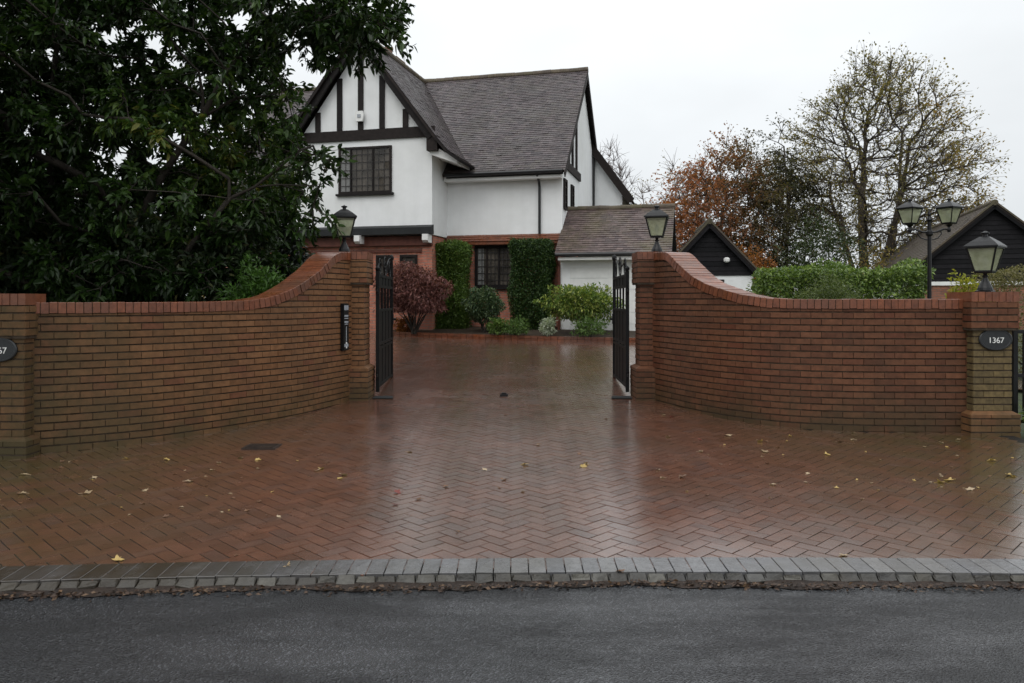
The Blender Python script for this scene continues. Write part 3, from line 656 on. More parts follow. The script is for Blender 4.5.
# ================================================================== LANTERNS
def lantern_body(parent, S=1.0, z0=.235, rot=R(45), head=None):
    """tapered four-sided cage from z0 up, added under parent (parts: glass, frame, hood > finial)"""
    d = math.sqrt(2); a, b = .085 * d * S, .148 * d * S; za, zb = z0, z0 + .265 * S
    c = lambda r, z: [(r * math.cos(rot + k * math.pi / 2), r * math.sin(rot + k * math.pi / 2), z) for k in range(4)]
    fr = MB(); lo = c(a, za); hi = c(b, zb)
    for k in range(4):
        fr.tube([lo[k], hi[k]], .011 * S, 5); fr.tube([lo[k], lo[(k + 1) % 4]], .011 * S, 5); fr.tube([hi[k], hi[(k + 1) % 4]], .012 * S, 5)
        m0 = Vector(lo[k]).lerp(Vector(lo[(k + 1) % 4]), .5); 
    fr.lathe([(a * .98, za - .022 * S), (a * 1.04, za - .008 * S), (a * 1.0, za)], (0, 0, 0), 4, rot); fo = fr.build('cage' if head is None else 'lantern_head', M['iron'], parent)
    if head is not None: fo.location, fo.rotation_euler = head; parent = fo
    gl = MB(); q = .975; lo = c(a * q, za + .004); hi = c(b * q, zb - .004)
    for k in range(4): gl.face([lo[k], lo[(k + 1) % 4], hi[(k + 1) % 4], hi[k]])
    gl.build('glass', M['lampglass'], parent)
    bl = MB(); bl.lathe([(.012 * S, za), (.012 * S, za + .05 * S), (.03 * S, za + .09 * S), (.034 * S, za + .13 * S), (.018 * S, za + .165 * S), (.002, za + .172 * S)], (0, 0, 0), 10); bl.build('bulb', M['greyplastic'], parent, smooth=True)
    hd = MB(); hd.lathe([(b * 1.02, zb), (b * 1.17, zb + .004 * S), (b * 1.17, zb + .02 * S), (b * .8, zb + .07 * S), (b * .36, zb + .12 * S), (b * .30, zb + .125 * S)], (0, 0, 0), 4, rot); ho = hd.build('hood', M['iron'], parent)
    fi = MB(); e = zb + .122 * S; fi.lathe([(.028 * S, e), (.024 * S, e + .03 * S), (.042 * S, e + .036 * S), (.044 * S, e + .052 * S), (.02 * S, e + .06 * S), (.004, e + .072 * S)], (0, 0, 0), 10); fi.build('finial', M['iron'], ho if head is None else parent)
    return zb + .19 * S
def pier_lantern(label, loc, rot, S=1.0):
    th = thing('pier_lantern', label, 'lantern', loc, rot)
    mb = MB(); mb.lathe([(.115 * S, 0), (.115 * S, .014), (.085 * S, .022)], (0, 0, 0), 4, R(45)); mb.lathe([(.082, .02), (.075, .05), (.05, .10), (.03, .14), (.022, .165), (.03, .175), (.03, .185), (.018, .195), (.03, .225), (.06, .236)], (0, 0, 0), 14); mb.build('pedestal', M['iron'], th)
    lantern_body(th, S); return th
pier_lantern('black four sided lantern on the left gate pillar in front of the white house', (-2.43, 11.13, 2.285), R(14))
pier_lantern('black four sided lantern on the right gate pillar in front of the brown garage roof', (2.10, 11.13, 2.285), R(-14))
pier_lantern('black four sided lantern on the right end pier in front of the black barn', (5.36, 8.70, 1.69), R(43), 1.0)
dl = thing('twin_lamp_post', 'black lamp post with two lanterns standing behind the right brick wall', 'lamp post', (6.25, 11.5, .25), R(-8))
mb = MB(); mb.lathe([(.10, -.1), (.10, .12), (.075, .2), (.046, .5), (.031, .6), (.028, 2.3), (.052, 2.33), (.052, 2.37), (.028, 2.40), (.027, 2.52), (.045, 2.55), (.02, 2.60), (.028, 2.63), (.004, 2.72)], (0, 0, 0), 12); mb.build('pole', M['iron'], dl, smooth=False)
for s in (-1, 1):
    mb = MB(); mb.tube([(0, 0, 2.36), (s * .10, 0, 2.37), (s * .2, 0, 2.41), (s * .275, 0, 2.405)], .014, 6); mb.tube([(s * .03, 0, 2.25), (s * .12, 0, 2.28), (s * .17, 0, 2.34), (s * .16, 0, 2.385)], .009, 6); mb.lathe([(.02, 2.36), (.03, 2.40), (.018, 2.44), (.05, 2.475)], (s * .275, 0, 0), 10); ar = mb.build('arm', M['iron'], dl)
    lantern_body(dl, .82, 2.50, head=((s * .275, 0, 0), (0, 0, R(38))))

# ================================================================== IRON GATES
def gate(label, hx, hy, ang, mirror, n=5):
    """leaf hinged at the local origin, running along +x of length 1.85"""
    z0 = float(zg(hx, hy)); th = thing('iron_gate', label, 'gate', (hx, hy, z0 + .05), ang); Lg = 1.85
    fr = MB()
    fr.box(0, .05, -.025, .025, 0, 1.78); fr.box(Lg - .05, Lg, -.025, .025, 0, 2.02)
    for z in (.06, .62, .68, 1.18, 1.54, 1.70): fr.box(.05, Lg - .05, -.02, .02, z, z + .04)
    fr.lathe([(.02, 2.02), (.04, 2.05), (.045, 2.08), (.03, 2.115), (.004, 2.13)], (Lg - .025, 0, 0), 10); fr.lathe([(.02, 1.78), (.035, 1.81), (.035, 1.83), (.004, 1.86)], (.025, 0, 0), 10)
    fr.build('frame', M['gateiron'], th)
    pn = MB(); pn.box(.05, Lg - .05, -.006, .006, .10, .62); pn.box(.05, Lg - .05, -.006, .006, .72, 1.18); pn.box(.05, Lg - .05, -.006, .006, 1.58, 1.70); pn.build('panel', M['gateiron'], th)
    for i in range(n):
        x = .12 + (Lg - .24) * i / (n - 1); b = MB(); top = 1.80 + .2 * (x / Lg) ** 2
        b.box(x - .008, x + .008, -.014, .014, .1, 1.74); b.build('bar', M['gateiron'], th)
    sc_ = MB()
    for cx_, r_ in ((.30, .12), (.95, .15), (1.58, .13)):
        sc_.tube([(cx_ + r_ * math.cos(q), 0, 1.74 + r_ + r_ * math.sin(q)) for q in np.linspace(-1.57, 4.71, 22)], .010, 5)
        sc_.tube([(cx_ + .5 * r_ * math.cos(q), 0, 1.74 + r_ + .5 * r_ * math.sin(q)) for q in np.linspace(-1.57, 4.0, 16)], .007, 5)
    sc_.tube([(.03, 0, 1.80)] + [(x, 0, 1.86 + .18 * (x / Lg) ** 1.5 + .05 * math.sin(x * 5)) for x in np.linspace(.2, Lg - .2, 12)] + [(Lg - .03, 0, 1.99)], .010, 5)
    sc_.build('scrollwork', M['gateiron'], th)
    for z in (.25, 1.5):
        h = MB(); h.box(-.10, .03, -.012, .012, z - .02, z + .02); h.tube([(0, 0, z - .06), (0, 0, z + .06)], .022, 8); h.build('hinge', M['gateiron'], th)
    lk = MB(); lk.box(Lg - .12, Lg + .01, -.035, .035, .95, 1.12); lk.tube([(Lg - .06, -.08, 1.03), (Lg - .06, .08, 1.03)], .018, 8); lk.build('lock', M['gateiron'], th)
    return th
gate('open black iron gate leaf on the left pillar', -1.98, 11.30, R(92.5), False)
gate('open black iron gate leaf on the right pillar', 1.70, 11.30, R(88.5), True)
for x, lb in ((-1.98, 'small dark metal gate stop on the paving under the left iron gate'), (1.70, 'small dark metal gate stop on the paving under the right iron gate')):
    mb = MB(); z = float(zg(x, 11.15)); mb.prism([(x - .02, 10.98), (x + .28, 10.98), (x + .24, 11.22), (x - .02, 11.22)] if x < 0 else [(x - .28, 10.98), (x + .02, 10.98), (x + .02, 11.22), (x - .24, 11.22)], 'z', z + .002, z + .012)
    tag(mb.build('gate_stop', M['lead'], org=(x, 11.1, z)), lb, 'gate stop')
gx_, gy_, gz_ = ground_at(504, 396); mb = MB(); mb.prism([(-.06, -.05), (.06, -.05), (.05, .05), (-.05, .05)], 'z', 0, .03); mb.box(-.035, .035, -.03, .03, .03, .05); o = mb.build('drop_bolt_keeper', M['iron']); o.location = (gx_, gy_, gz_); tag(o, 'small black bolt keeper in the middle of the gateway', 'bolt keeper')
dx, dy_, dz_ = ground_at(262, 447); mb = MB(); mb.box(-.17, .17, -.13, .13, -.01, .006)
for i in range(7): mb.box(-.14, .14, -.11 + i * .033, -.095 + i * .033, .006, .012)
o = mb.build('drain_cover', M['silt']); o.location = (dx, dy_, dz_ + .004); tag(o, 'square dark drain cover in the paving before the left wall', 'drain cover')
sg = thing('side_gate', 'black iron side gate at the right edge beyond the end pier', 'gate', (5.70, 8.75, .12)); mb = MB(); mb.box(0, .05, -.025, .025, 0, 1.18); mb.box(.95, 1.0, -.025, .025, 0, 1.18); [mb.box(.05, .95, -.02, .02, z, z + .04) for z in (.08, .6, 1.1)]; mb.build('frame', M['iron'], sg)
for i in range(8):
    mb = MB(); x = .13 + i * .106; mb.box(x - .008, x + .008, -.013, .013, .12, 1.12); mb.build('bar', M['iron'], sg)
# ================================================================== HOUSE
def tiled(mb, slab, O, A, S, gauge=.105, tw=.168, lift=.013, base_r=None):
    O, A, S = Vector(O), Vector(A), Vector(S); La, Ls = A.length, S.length; a, s = A.normalized(), S.normalized(); n = a.cross(s).normalized(); n = n if n.z > 0 else -n
    rows = max(1, round(Ls / gauge)); gg = Ls / rows
    for j in range(rows):
        x = -(tw / 2 if j % 2 else 0); rowj = random.gauss(0, .003)
        while x < La:
            x0, x1 = max(0, x) + .0015, min(La, x + tw) - .0015; x += tw
            if x1 - x0 < .02: continue
            l = lift + abs(random.gauss(0, .004)); dj = random.gauss(0, .003) + rowj
            p = O + s * (j * gg + dj)
            q = [p + a * x0 + n * l, p + a * x1 + n * (l + random.gauss(0, .002)), O + s * ((j + 1) * gg + .012) + a * x1 + n * .003, O + s * ((j + 1) * gg + .012) + a * x0 + n * .003]
            b = [p + a * x0 - n * .004, p + a * x1 - n * .004]
            mb.add(q + b, [(0, 1, 2, 3), (4, 5, 1, 0)])
    slab.hexa([O - n * .07, O + A - n * .07, O + A + S - n * .07, O + S - n * .07, O - n * .002, O + A - n * .002, O + A + S - n * .002, O + S - n * .002])
def ridge_run(mb, a, b, r=.11, L=.3):
    a, b = Vector(a), Vector(b); n = max(1, round((b - a).length / L)); t = (b - a) / n
    for i in range(n):
        p = a + t * i + Vector((0, 0, random.gauss(0, .006))); q = a + t * (i + .985) + Vector((0, 0, random.gauss(0, .006))); mb.tube([p, q], [r * 1.04, r], 10)
HC = Vector((1.37, 21.0, .66)); HA = -R(14)
house = thing('house', 'white rendered half timbered house with brick ground floor and tiled roofs', 'house', HC, HA)
def H(u, v, z=0.0):
    w = Matrix.Rotation(HA, 3, 'Z') @ Vector((u, v, z)) + HC; return (w.x, w.y, w.z)
def window(parent, x0, x1, z0, z1, y, cols, rows, lights=(1,), curtain=None, mat='timber', sill=True, fw=.07, face='y'):
    """window set in a wall whose outer face is at y (facing -y), or at x=y facing +x when face is 'x'"""
    def T(mb):
        if face == 'x': mb.v = [(y - q[1], q[0], q[2]) for q in mb.v]
        else: mb.v = [(q[0], y + q[1], q[2]) for q in mb.v]
        return mb
    w = MB(); w.box(x0, x0 + fw, -.05, .02, z0, z1); w.box(x1 - fw, x1, -.05, .02, z0, z1); w.box(x0 + fw, x1 - fw, -.05, .02, z1 - fw, z1); w.box(x0 + fw, x1 - fw, -.05, .02, z0, z0 + fw)
    tot = sum(lights); x = x0 + fw; xs = []
    for i, l in enumerate(lights):
        xe = x + (x1 - x0 - 2 * fw) * l / tot; xs.append((x, xe))
        if i < len(lights) - 1: w.box(xe - .025, xe + .025, -.045, .02, z0 + fw, z1 - fw)
        x = xe
    fo = T(w).build('window', M[mat], parent)
    r = MB(); r.face([(x0 + .02, -.004, z0 + .02), (x1 - .02, -.004, z0 + .02), (x1 - .02, -.004, z1 - .02), (x0 + .02, -.004, z1 - .02)]); T(r).build('room', M['room'], fo)
    p = MB(); na, nb = max(3, cols), max(3, rows)
    for i in range(na):
        for k in range(nb):
            xa, xb = x0 + .03 + (x1 - x0 - .06) * i / na, x0 + .03 + (x1 - x0 - .06) * (i + 1) / na; za, zb = z0 + .03 + (z1 - z0 - .06) * k / nb, z0 + .03 + (z1 - z0 - .06) * (k + 1) / nb
            tx, tz = random.gauss(0, .02), random.gauss(0, .025); dx, dz = (xb - xa) / 2, (zb - za) / 2
            p.face([(xa, -.020 - tx * dx - tz * dz, za), (xb, -.020 + tx * dx - tz * dz, za), (xb, -.020 + tx * dx + tz * dz, zb), (xa, -.020 - tx * dx + tz * dz, zb)])
    T(p).build('pane', M['glass'], fo)
    c = MB()
    for (a, b) in xs:
        k = max(2, round(cols * (b - a) / (x1 - x0)))
        for i in range(1, k): q = a + (b - a) * i / k; c.box(q - .009, q + .009, -.030, -.024, z0 + fw, z1 - fw)
        for i in range(1, rows): q = z0 + (z1 - z0) * i / rows; c.box(a + .02, b - .02, -.031, -.0235, q - .009, q + .009)
    T(c).build('leading', M['leadcame'], fo)
    if curtain:
        for (a, b) in curtain:
            q = MB(); n = 14; P_ = [(a + (b - a) * i / n, -.012 + .006 * math.sin(i * 2.2)) for i in range(n + 1)]
            for (u1, d1), (u2, d2) in zip(P_[:-1], P_[1:]): q.face([(u1, d1, z0 + .05), (u2, d2, z0 + .05), (u2, d2, z1 - .05), (u1, d1, z1 - .05)])
            T(q).build('curtain', M['curtain'], fo)
    if sill: s = MB(); s.box(x0 - .06, x1 + .06, -.10, -.0, z0 - .06, z0 - .002); T(s).build('sill', M['timber'], fo)
    return fo
RZ = 8.30; GU = -5.37
wb = MB(); wb.box(-11, -.26, 0, 7.5, 2.68, 4.45)
wb.prism([(0, 2.68), (7.5, 2.68), (7.5, 4.45), (3.75, 8.12), (0, 4.45)], 'x', -.26, 0); wb.build('upper_wall', M['plaster'], house)
wb = MB(); wb.prism([(-7.43, 2.70), (-3.31, 2.70), (-3.31, 5.15), (GU, 7.98), (-7.43, 5.15)], 'y', -1.25, 3.0); wb.build('gable_wall', M['plaster'], house)
bb = MB(); bb.box(-11, -.02, .07, 7.44, -.4, 2.66); bb.box(-7.30, -3.36, -1.10, .1, -.4, 2.68); bb.box(-7.50, -7.08, -1.32, -1.10, -.4, 2.50); bb.box(-3.62, -3.34, -1.16, -1.10, -.4, 2.35); bb.box(-.40, .0, -.06, .07, -.4, 2.6); bb.build('brick_wall', M['housebrick'], house)
# jetty: lead covered ledge, corbels, timber bressummer
mb = MB(); mb.prism([(-1.25, 2.96), (-1.48, 2.88), (-1.48, 2.70), (-1.25, 2.70)], 'x', -7.55, -3.26); mb.build('jetty_ledge', M['lead'], house)
mb = MB(); mb.box(-7.4, -3.34, -1.24, -1.102, 2.42, 2.66); mb.box(-7.4, -3.34, -1.15, -1.102, 2.24, 2.31); mb.build('bressummer', M['browntimber'], house)
for u in (-7.30, -5.36, -3.40):
    mb = MB(); mb.prism([(-1.56, 2.69), (-1.56, 2.53), (-1.48, 2.47), (-1.242, 2.47), (-1.242, 2.69)], 'x', u - .08, u + .08); mb.build('corbel', M['whitepaint'], house)
mb = MB(); mb.prism([(-.17, 2.48), (-.17, 2.55), (-.003, 2.74), (-.003, 2.66), (.06, 2.66), (.06, 2.48)], 'x', -3.30, .08); mb.build('skirt_band', M['coping'], house)
sk = MB(); sl = MB(); tiled(sk, sl, (-3.3, -.185, 2.565), (3.4, 0, 0), (0, .178, .19), .09, .168); so = sk.build('skirt_tiles', M['coping'], house)
# timber frame of the gable
mb = MB(); mb.box(-7.46, -3.22, -1.31, -1.252, 5.32, 5.60); mb.build('tie_beam', M['timber'], house)
for u, zt in ((-6.66, 6.15), (-6.0, 7.05), (GU, 7.9), (-4.74, 7.05), (-4.06, 6.1)):
    mb = MB(); mb.box(u - .075, u + .075, -1.30, -1.253, 5.61, zt); mb.build('post', M['timber'], house)
for s in (-1, 1):
    mb = MB(); c = lambda du, z: (GU + s * du, -1.50, z)
    mb.bar(c(0.02, 8.06), c(2.12, 5.25),   .07, .20, (0, 0, 1)); mb.box(*sorted((GU + s * 2.0, GU + s * 2.30)), -1.52, -1.26, 4.90, 5.30); mb.build('bargeboard', M['timber'], house)
    mb = MB(); mb.prism([(GU + s * 2.06, 5.12), (GU + s * 2.82, 4.64), (GU + s * 2.82, 4.54), (GU + s * 2.06, 4.82)], 'y', -1.40, -.3); mb.build('soffit', M['whitepaint'], house)
# roofs
t, sl = MB(), MB(); tiled(t, sl, (-11, -.42, 4.42), (11.16, 0, 0), (0, 4.17, 3.90)); sl.hexa([(-11, 3.72, 8.22), (.16, 3.72, 8.22), (.16, 8.0, 4.3), (-11, 8.0, 4.3), (-11, 3.72, 8.30), (.16, 3.72, 8.30), (.16, 8.0, 4.38), (-11, 8.0, 4.38)])
ro = t.build('main_roof', M['tile'], house); sl.build('roof_slab', M['timber'], ro); rr = MB(); ridge_run(rr, (-11, 3.75, RZ + .0), (.17, 3.75, RZ + .0), .10); rr.build('ridge_tiles', M['ridge'], ro)
t, sl = MB(), MB(); prof = [(2.95, 4.62), (2.62, 4.86), (2.30, 5.24), (0, 8.26)]
for s in (-1, 1):
    for (d0, z0), (d1, z1) in zip(prof[:-1], prof[1:]): tiled(t, sl, (GU + s * d0, -1.62, z0), (0, 5.5, 0), (s * (d1 - d0), 0, z1 - z0))
ro = t.build('gable_roof', M['tile'], house); sl.build('roof_slab', M['timber'], ro); rr = MB(); ridge_run(rr, (GU, -1.64, 8.26), (GU, 3.8, 8.26), .10); rr.build('ridge_tiles', M['ridge'], ro)
mb = MB(); mb.box(-3.28, .02, -.36, -.03, 4.24, 4.37); mb.build('eaves_board', M['whitepaint'], house)
mb = MB(); mb.tube([(-3.2, -.47, 4.40), (.10, -.47, 4.40)], .06, 8); mb.box(-3.2, .10, -.41, -.37, 4.32, 4.42); mb.build('gutter', M['pvc'], house)
mb = MB(); mb.tube([(-.62, -.42, 4.36), (-.62, -.12, 4.18), (-.62, -.06, 4.05), (-.62, -.06, 2.76)], .037, 8); mb.build('downpipe', M['pvc'], house)
mb = MB(); mb.bar((.15, -.44, 4.30), (.15, 3.75, 8.16), .03, .16); mb.bar((.15, 3.75, 8.16), (.15, 7.95, 4.24), .03, .16); mb.build('verge_board', M['timber'], house)
for v, z0, z1 in ((.95, 4.86, 5.25), (1.6, 4.86, 5.9), (2.3, 4.86, 6.5)):
    mb = MB(); mb.box(.002, .05, v - .08, v + .08, z0, z1); mb.build('post', M['timber'], house)
mb = MB(); mb.box(.002, .055, .5, 3.0, 4.62, 4.85); mb.build('tie_beam', M['timber'], house)
window(house, .16, .62, 3.45, 4.30, .0, 2, 4, mat='timber', sill=False, face='x'); window(house, 1.35, 1.80, 3.15, 4.30, 0, 2, 4, mat='timber', sill=False, face='x')
window(house, -6.03, -4.46, 3.86, 5.14, -1.25, 9, 6, (.7, 1.5, 1.1), [(-5.97, -5.68)], fw=.06)
window(house, -2.50, -1.38, 1.30, 2.46, .07, 9, 6, (.8, 1, 1), [(-2.41, -2.24)])
window(house, -4.28, -3.78, 1.55, 2.17, -1.10, 4, 4, (1,), sill=False, mat='timber')
window(house, -4.98, -4.58, .2, 2.17, -1.10, 3, 8, (1,), sill=False, mat='timber')
window(house, -6.7, -5.5, 1.2, 2.17, -1.10, 9, 6, (1, 1, 1), None, mat='timber')
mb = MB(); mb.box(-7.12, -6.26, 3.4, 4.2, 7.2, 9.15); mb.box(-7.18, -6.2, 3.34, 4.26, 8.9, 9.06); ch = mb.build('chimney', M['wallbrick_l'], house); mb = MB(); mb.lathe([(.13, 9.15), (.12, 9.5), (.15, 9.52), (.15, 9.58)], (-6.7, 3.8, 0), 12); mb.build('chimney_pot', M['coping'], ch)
# rear cross wing seen beyond the gable end
mb = MB(); mb.prism([(-2.6, 1), (1.02, 1), (1.02, 4.62), (-.79, 7.1), (-2.6, 4.62)], 'y', 6.02, 11); mb.build('rear_wing_wall', M['plaster'], house)
mb = MB(); sl = MB(); tiled(mb, sl, (1.42, 5.75, 4.30), (0, 5.3, 0), (-2.2, 0, 3.05)); rw = mb.build('rear_wing_roof', M['tile'], house); sl.build('roof_slab', M['timber'], rw)
mb = MB(); mb.bar((1.36, 5.78, 4.32), (-.78, 5.78, 7.28), .05, .26); mb.build('bargeboard', M['timber'], house)
mb = MB(); mb.tube([(1.5, 5.9, 4.25), (1.45, 5.95, 4.1), (1.1, 5.98, 3.85), (1.1, 5.98, 2.5)], .05, 8); mb.tube([(.04, 5.92, 5.9), (.04, 5.92, 2.5)], .045, 8); mb.build('downpipe', M['pvc'], house)
al = thing('alarm_box', 'small white alarm box on the timber post of the white gable', 'alarm box', H(GU, -1.315, 5.98), HA); mb = MB(); mb.prism([(-.13, .0), (-.09, -.16), (.09, -.16), (.13, 0), (.1, .12), (-.1, .12)], 'y', -.07, .0); mb.build('case', M['whitepaint'], al); mb = MB(); mb.box(-.05, .05, -.085, -.07, -.06, .03); mb.build('lamp_lens', M['greyplastic'], al)
# garage
ga = thing('garage', 'low white garage with brown tiled roof joined to the right end of the house', 'garage', HC, HA)
mb = MB(); mb.box(.06, 2.86, -.55, 2.6, -.3, 2.06); mb.prism([(-.55, 2.06), (2.6, 2.06), (.95, 3.38)], 'x', 2.6, 2.86); mb.build('wall', M['plaster'], ga)
t, sl = MB(), MB(); tiled(t, sl, (-.02, -.98, 2.16), (3.0, 0, 0), (0, 1.9, 1.36), .11); sl.hexa([(.03, .9, 3.42), (2.98, .9, 3.42), (2.98, 2.9, 2.0), (.03, 2.9, 2.0), (.03, .9, 3.50), (2.98, .9, 3.5), (2.98, 2.9, 2.08), (.03, 2.9, 2.08)])
ro = t.build('roof', M['tilegarage'], ga); sl.build('roof_slab', M['timber'], ro); rr = MB(); ridge_run(rr, (-.02, .93, 3.52), (3.0, .93, 3.52), .085); rr.build('ridge_tiles', M['ridge'], ro)
mb = MB(); mb.box(.06, 2.94, -.94, -.55, 1.98, 2.06); mb.build('eaves_board', M['whitepaint'], ga)
mb = MB(); mb.tube([(.0, -1.0, 2.12), (2.98, -1.0, 2.12)], .05, 8); mb.build('gutter', M['pvc'], ga); mb = MB(); mb.tube([(.03, -.98, 2.08), (.03, -.62, 1.85), (.03, -.62, .1)], .035, 8); mb.build('downpipe', M['browntimber'], ga)
mb = MB(); [mb.box(.32, 2.62, -.575, -.552, .02 + i * .3, .02 + (i + 1) * .3 - .012) for i in range(6)]; do = mb.build('door', M['whitepaint'], ga); mb = MB(); mb.box(1.38, 1.56, -.60, -.575, .82, .86); mb.build('handle', M['iron'], do)

# ================================================================== SHED, BARN ON THE RIGHT
def boarding(mb, f, z0, z1, h=.15):
    """weatherboards: f(z) -> (x0, x1) at y<0 side"""
    z = z0
    while z < z1 - .02:
        e = min(z + h, z1); a = f(z); b = f(e)
        if a[1] - a[0] > .03:
            mb.hexa([(a[0], -.028, z), (a[1], -.028, z), (a[1], 0, z), (a[0], 0, z), (b[0], -.010, e), (max(b[1], b[0] + .005), -.010, e), (max(b[1], b[0] + .005), 0, e), (b[0], 0, e)])
        z = e
def shed(name, label, cat, loc, rot, hw, eave, apex, depth, board_z, lower, tile, boards_side, over=.22, name_extra=None):
    th = thing(name, label, cat, loc, rot); pitch = (apex - eave) / hw
    mb = MB(); mb.box(-hw, hw, .0, depth, -.3, board_z); mb.build('lower_wall', lower, th)
    mb = MB(); mb.prism([(-hw, board_z), (hw, board_z), (hw, eave), (0, apex), (-hw, eave)], 'y', .02, depth) if eave > board_z else mb.prism([(-hw, board_z), (hw, board_z), (0, apex)], 'y', .02, depth); mb.build('upper_wall', boards_side, th)
    mb = MB(); boarding(mb, lambda z: (-min(hw, (apex - z) / pitch), min(hw, (apex - z) / pitch)), board_z, apex); mb.build('weatherboards', M['boards'], th)
    t, sl = MB(), MB()
    for s in (-1, 1):
        e0 = hw + over; tiled(t, sl, (s * e0, -.22, eave - pitch * over + .10), (0, depth + .4, 0), (-s * e0, 0, pitch * e0), .13, .2)
    ro = t.build('roof', tile, th); sl.build('roof_slab', M['timber'], ro); rr = MB(); ridge_run(rr, (0, -.24, apex + .10), (0, depth + .18, apex + .10), .09); rr.build('ridge_tiles', M['ridge'], ro)
    for s in (-1, 1):
        mb = MB(); mb.bar((s * (hw + over), -.2, eave - pitch * over), (0, -.2, apex), .03, .16); mb.build('bargeboard', M['boards'], th)
        mb = MB(); mb.bar((s * (hw + over), -.235, eave - pitch * over + .115), (0, -.235, apex + .115), .03, .05); mb.build('verge', M['ridge'], th)
    return th
X, Y, Z = at(709, 300, 24); G = float(zg(0, 24))
sh = shed('shed', 'small shed with black weatherboarded gable above white walls', 'shed', (X, Y, G), -R(8), 1.32, 1.75, 3.20, 3.5, 1.62, M['plaster'], M['boards'], M['boards']) if False else shed('shed', 'small shed with black weatherboarded gable above white walls', 'shed', (X, Y, G), -R(8), 1.34, 1.78, 3.22, 3.6, 1.62, M['plaster'], M['tilegarage'], M['boards'])
window(sh, .10, .46, 1.02, 1.50, 0, 2, 2, mat='timber', sill=False)
fl = thing('flood_lamp', 'small white lamp on the black gable of the small shed', 'lamp', Vector((X, Y, G)) + Matrix.Rotation(-R(8), 3, 'Z') @ Vector((.52, -.04, 2.12)), -R(8)); mb = MB(); mb.box(-.03, .03, -.06, 0, -.03, .03); mb.build('bracket', M['iron'], fl); mb = MB(); mb.lathe([(.03, -.16), (.09, -.12), (.095, -.04), (.05, .0)], (0, -.1, .06), 12); mb.build('lamp_head', M['whitepaint'], fl)
X, Y, Z = at(993, 300, 24.2); BR = -R(18)
ba = shed('barn', 'black weatherboarded barn with grey tiled roof and brick base on the right', 'barn', (X, Y, G), BR, 2.45, 1.68, 3.82, 13, 1.42, M['barnbrick'], M['tilebarn'], M['plaster'], .25)
mb = MB(); mb.box(-2.46, 2.46, -.06, -.002, 1.33, 1.45); mb.build('fascia', M['whitepaint'], ba)
mb = MB(); mb.box(-2.47, -2.452, .05, 12.9, -.2, 1.42); mb.build('side_render', M['plaster'], ba)

# ================================================================== PLANTING BED
bed = MB(); p0, p1 = Vector(H(-4.4, -2.05)), Vector(H(2.9, -2.05)); nseg = 44
def bedfront(t): 
    p = p0.lerp(p1, t); return p.x, p.y - .25 * math.sin(t * math.pi)
be = thing('bed_edging', 'low red brick edging along the planting bed before the house', 'edging', (p0.x, p0.y, float(zg(0, p0.y))))
for row in range(2):
    for i in range(nseg):
        a, b = bedfront(i / nseg), bedfront((i + .95) / nseg); za, zb = float(zg(*a)), float(zg(*b)); h0, h1 = (-.05, .055) if row == 0 else (.06, .125); d = random.gauss(0, .003) + (.0 if row == 0 else .012)
        bed.hexa([(a[0], a[1] + d, za + h0), (b[0], b[1] + d, zb + h0), (b[0] + .03, b[1] + .11, zb + h0), (a[0] + .03, a[1] + .11, za + h0), (a[0], a[1] + d, za + h1), (b[0], b[1] + d, zb + h1), (b[0] + .03, b[1] + .11, zb + h1), (a[0] + .03, a[1] + .11, za + h1)])
bed.build('bricks', M['coping'], be, be.location)
mb = MB()
for i in range(nseg):
    a, b = bedfront(i / nseg), bedfront((i + 1) / nseg); mb.face([(a[0], a[1] + .05, float(zg(*a)) + .10), (b[0], b[1] + .05, float(zg(*b)) + .10), (b[0] + .5, b[1] + 2.2, .86), (a[0] + .5, a[1] + 2.2, .86)])
struct(mb.build('bed_soil', M['soil']))
BZ = .78
def dome(c, r, hollow=.5, zmin=None): return ellipsoid(c, r, hollow, .14, zmin)
c = at(414, 300, 19.75); mp = bush('maple_shrub', 'purple red leafed maple shrub beside the left gate leaf', 'shrub', (c[0], c[1], BZ), dome((c[0], c[1], 1.78), (.92, .78, .74), .6, 1.32), 10500, M['leaf_maple'], .09, nst=16, wid=.4, out=.5, droop=.35)
c = at(452.5, 300, 21.2); bush('clipped_column', 'clipped flat topped green column left of the ground floor window', 'topiary', (c[0], c[1], BZ), boxshape((c[0], c[1], 1.95), (.43, .34, 1.18), HA, .3), 24000, M['leaf_yewpale'], .065, nst=4)
c = at(532, 300, 20.75); bush('clipped_column', 'tall dark clipped column right of the ground floor window', 'topiary', (c[0], c[1], BZ), boxshape((c[0], c[1], 1.97), (.53, .36, 1.24), HA, .3), 30000, M['leaf_yew'], .06, nst=4)
c = at(484, 303, 20.0); bush('round_shrub', 'round dark green shrub under the ground floor window', 'shrub', (c[0], c[1], BZ), dome((c[0], c[1], 1.47), (.50, .45, .47), .6), 7500, M['leaf_round'], .065, nst=6)
c = at(582, 300, 19.3); bush('variegated_shrub', 'yellow green variegated shrub before the white garage', 'shrub', (c[0], c[1], BZ), dome((c[0], c[1], 1.52), (.98, .55, .46), .7), 6500, M['leaf_varieg'], .10, nst=14, wid=.42)
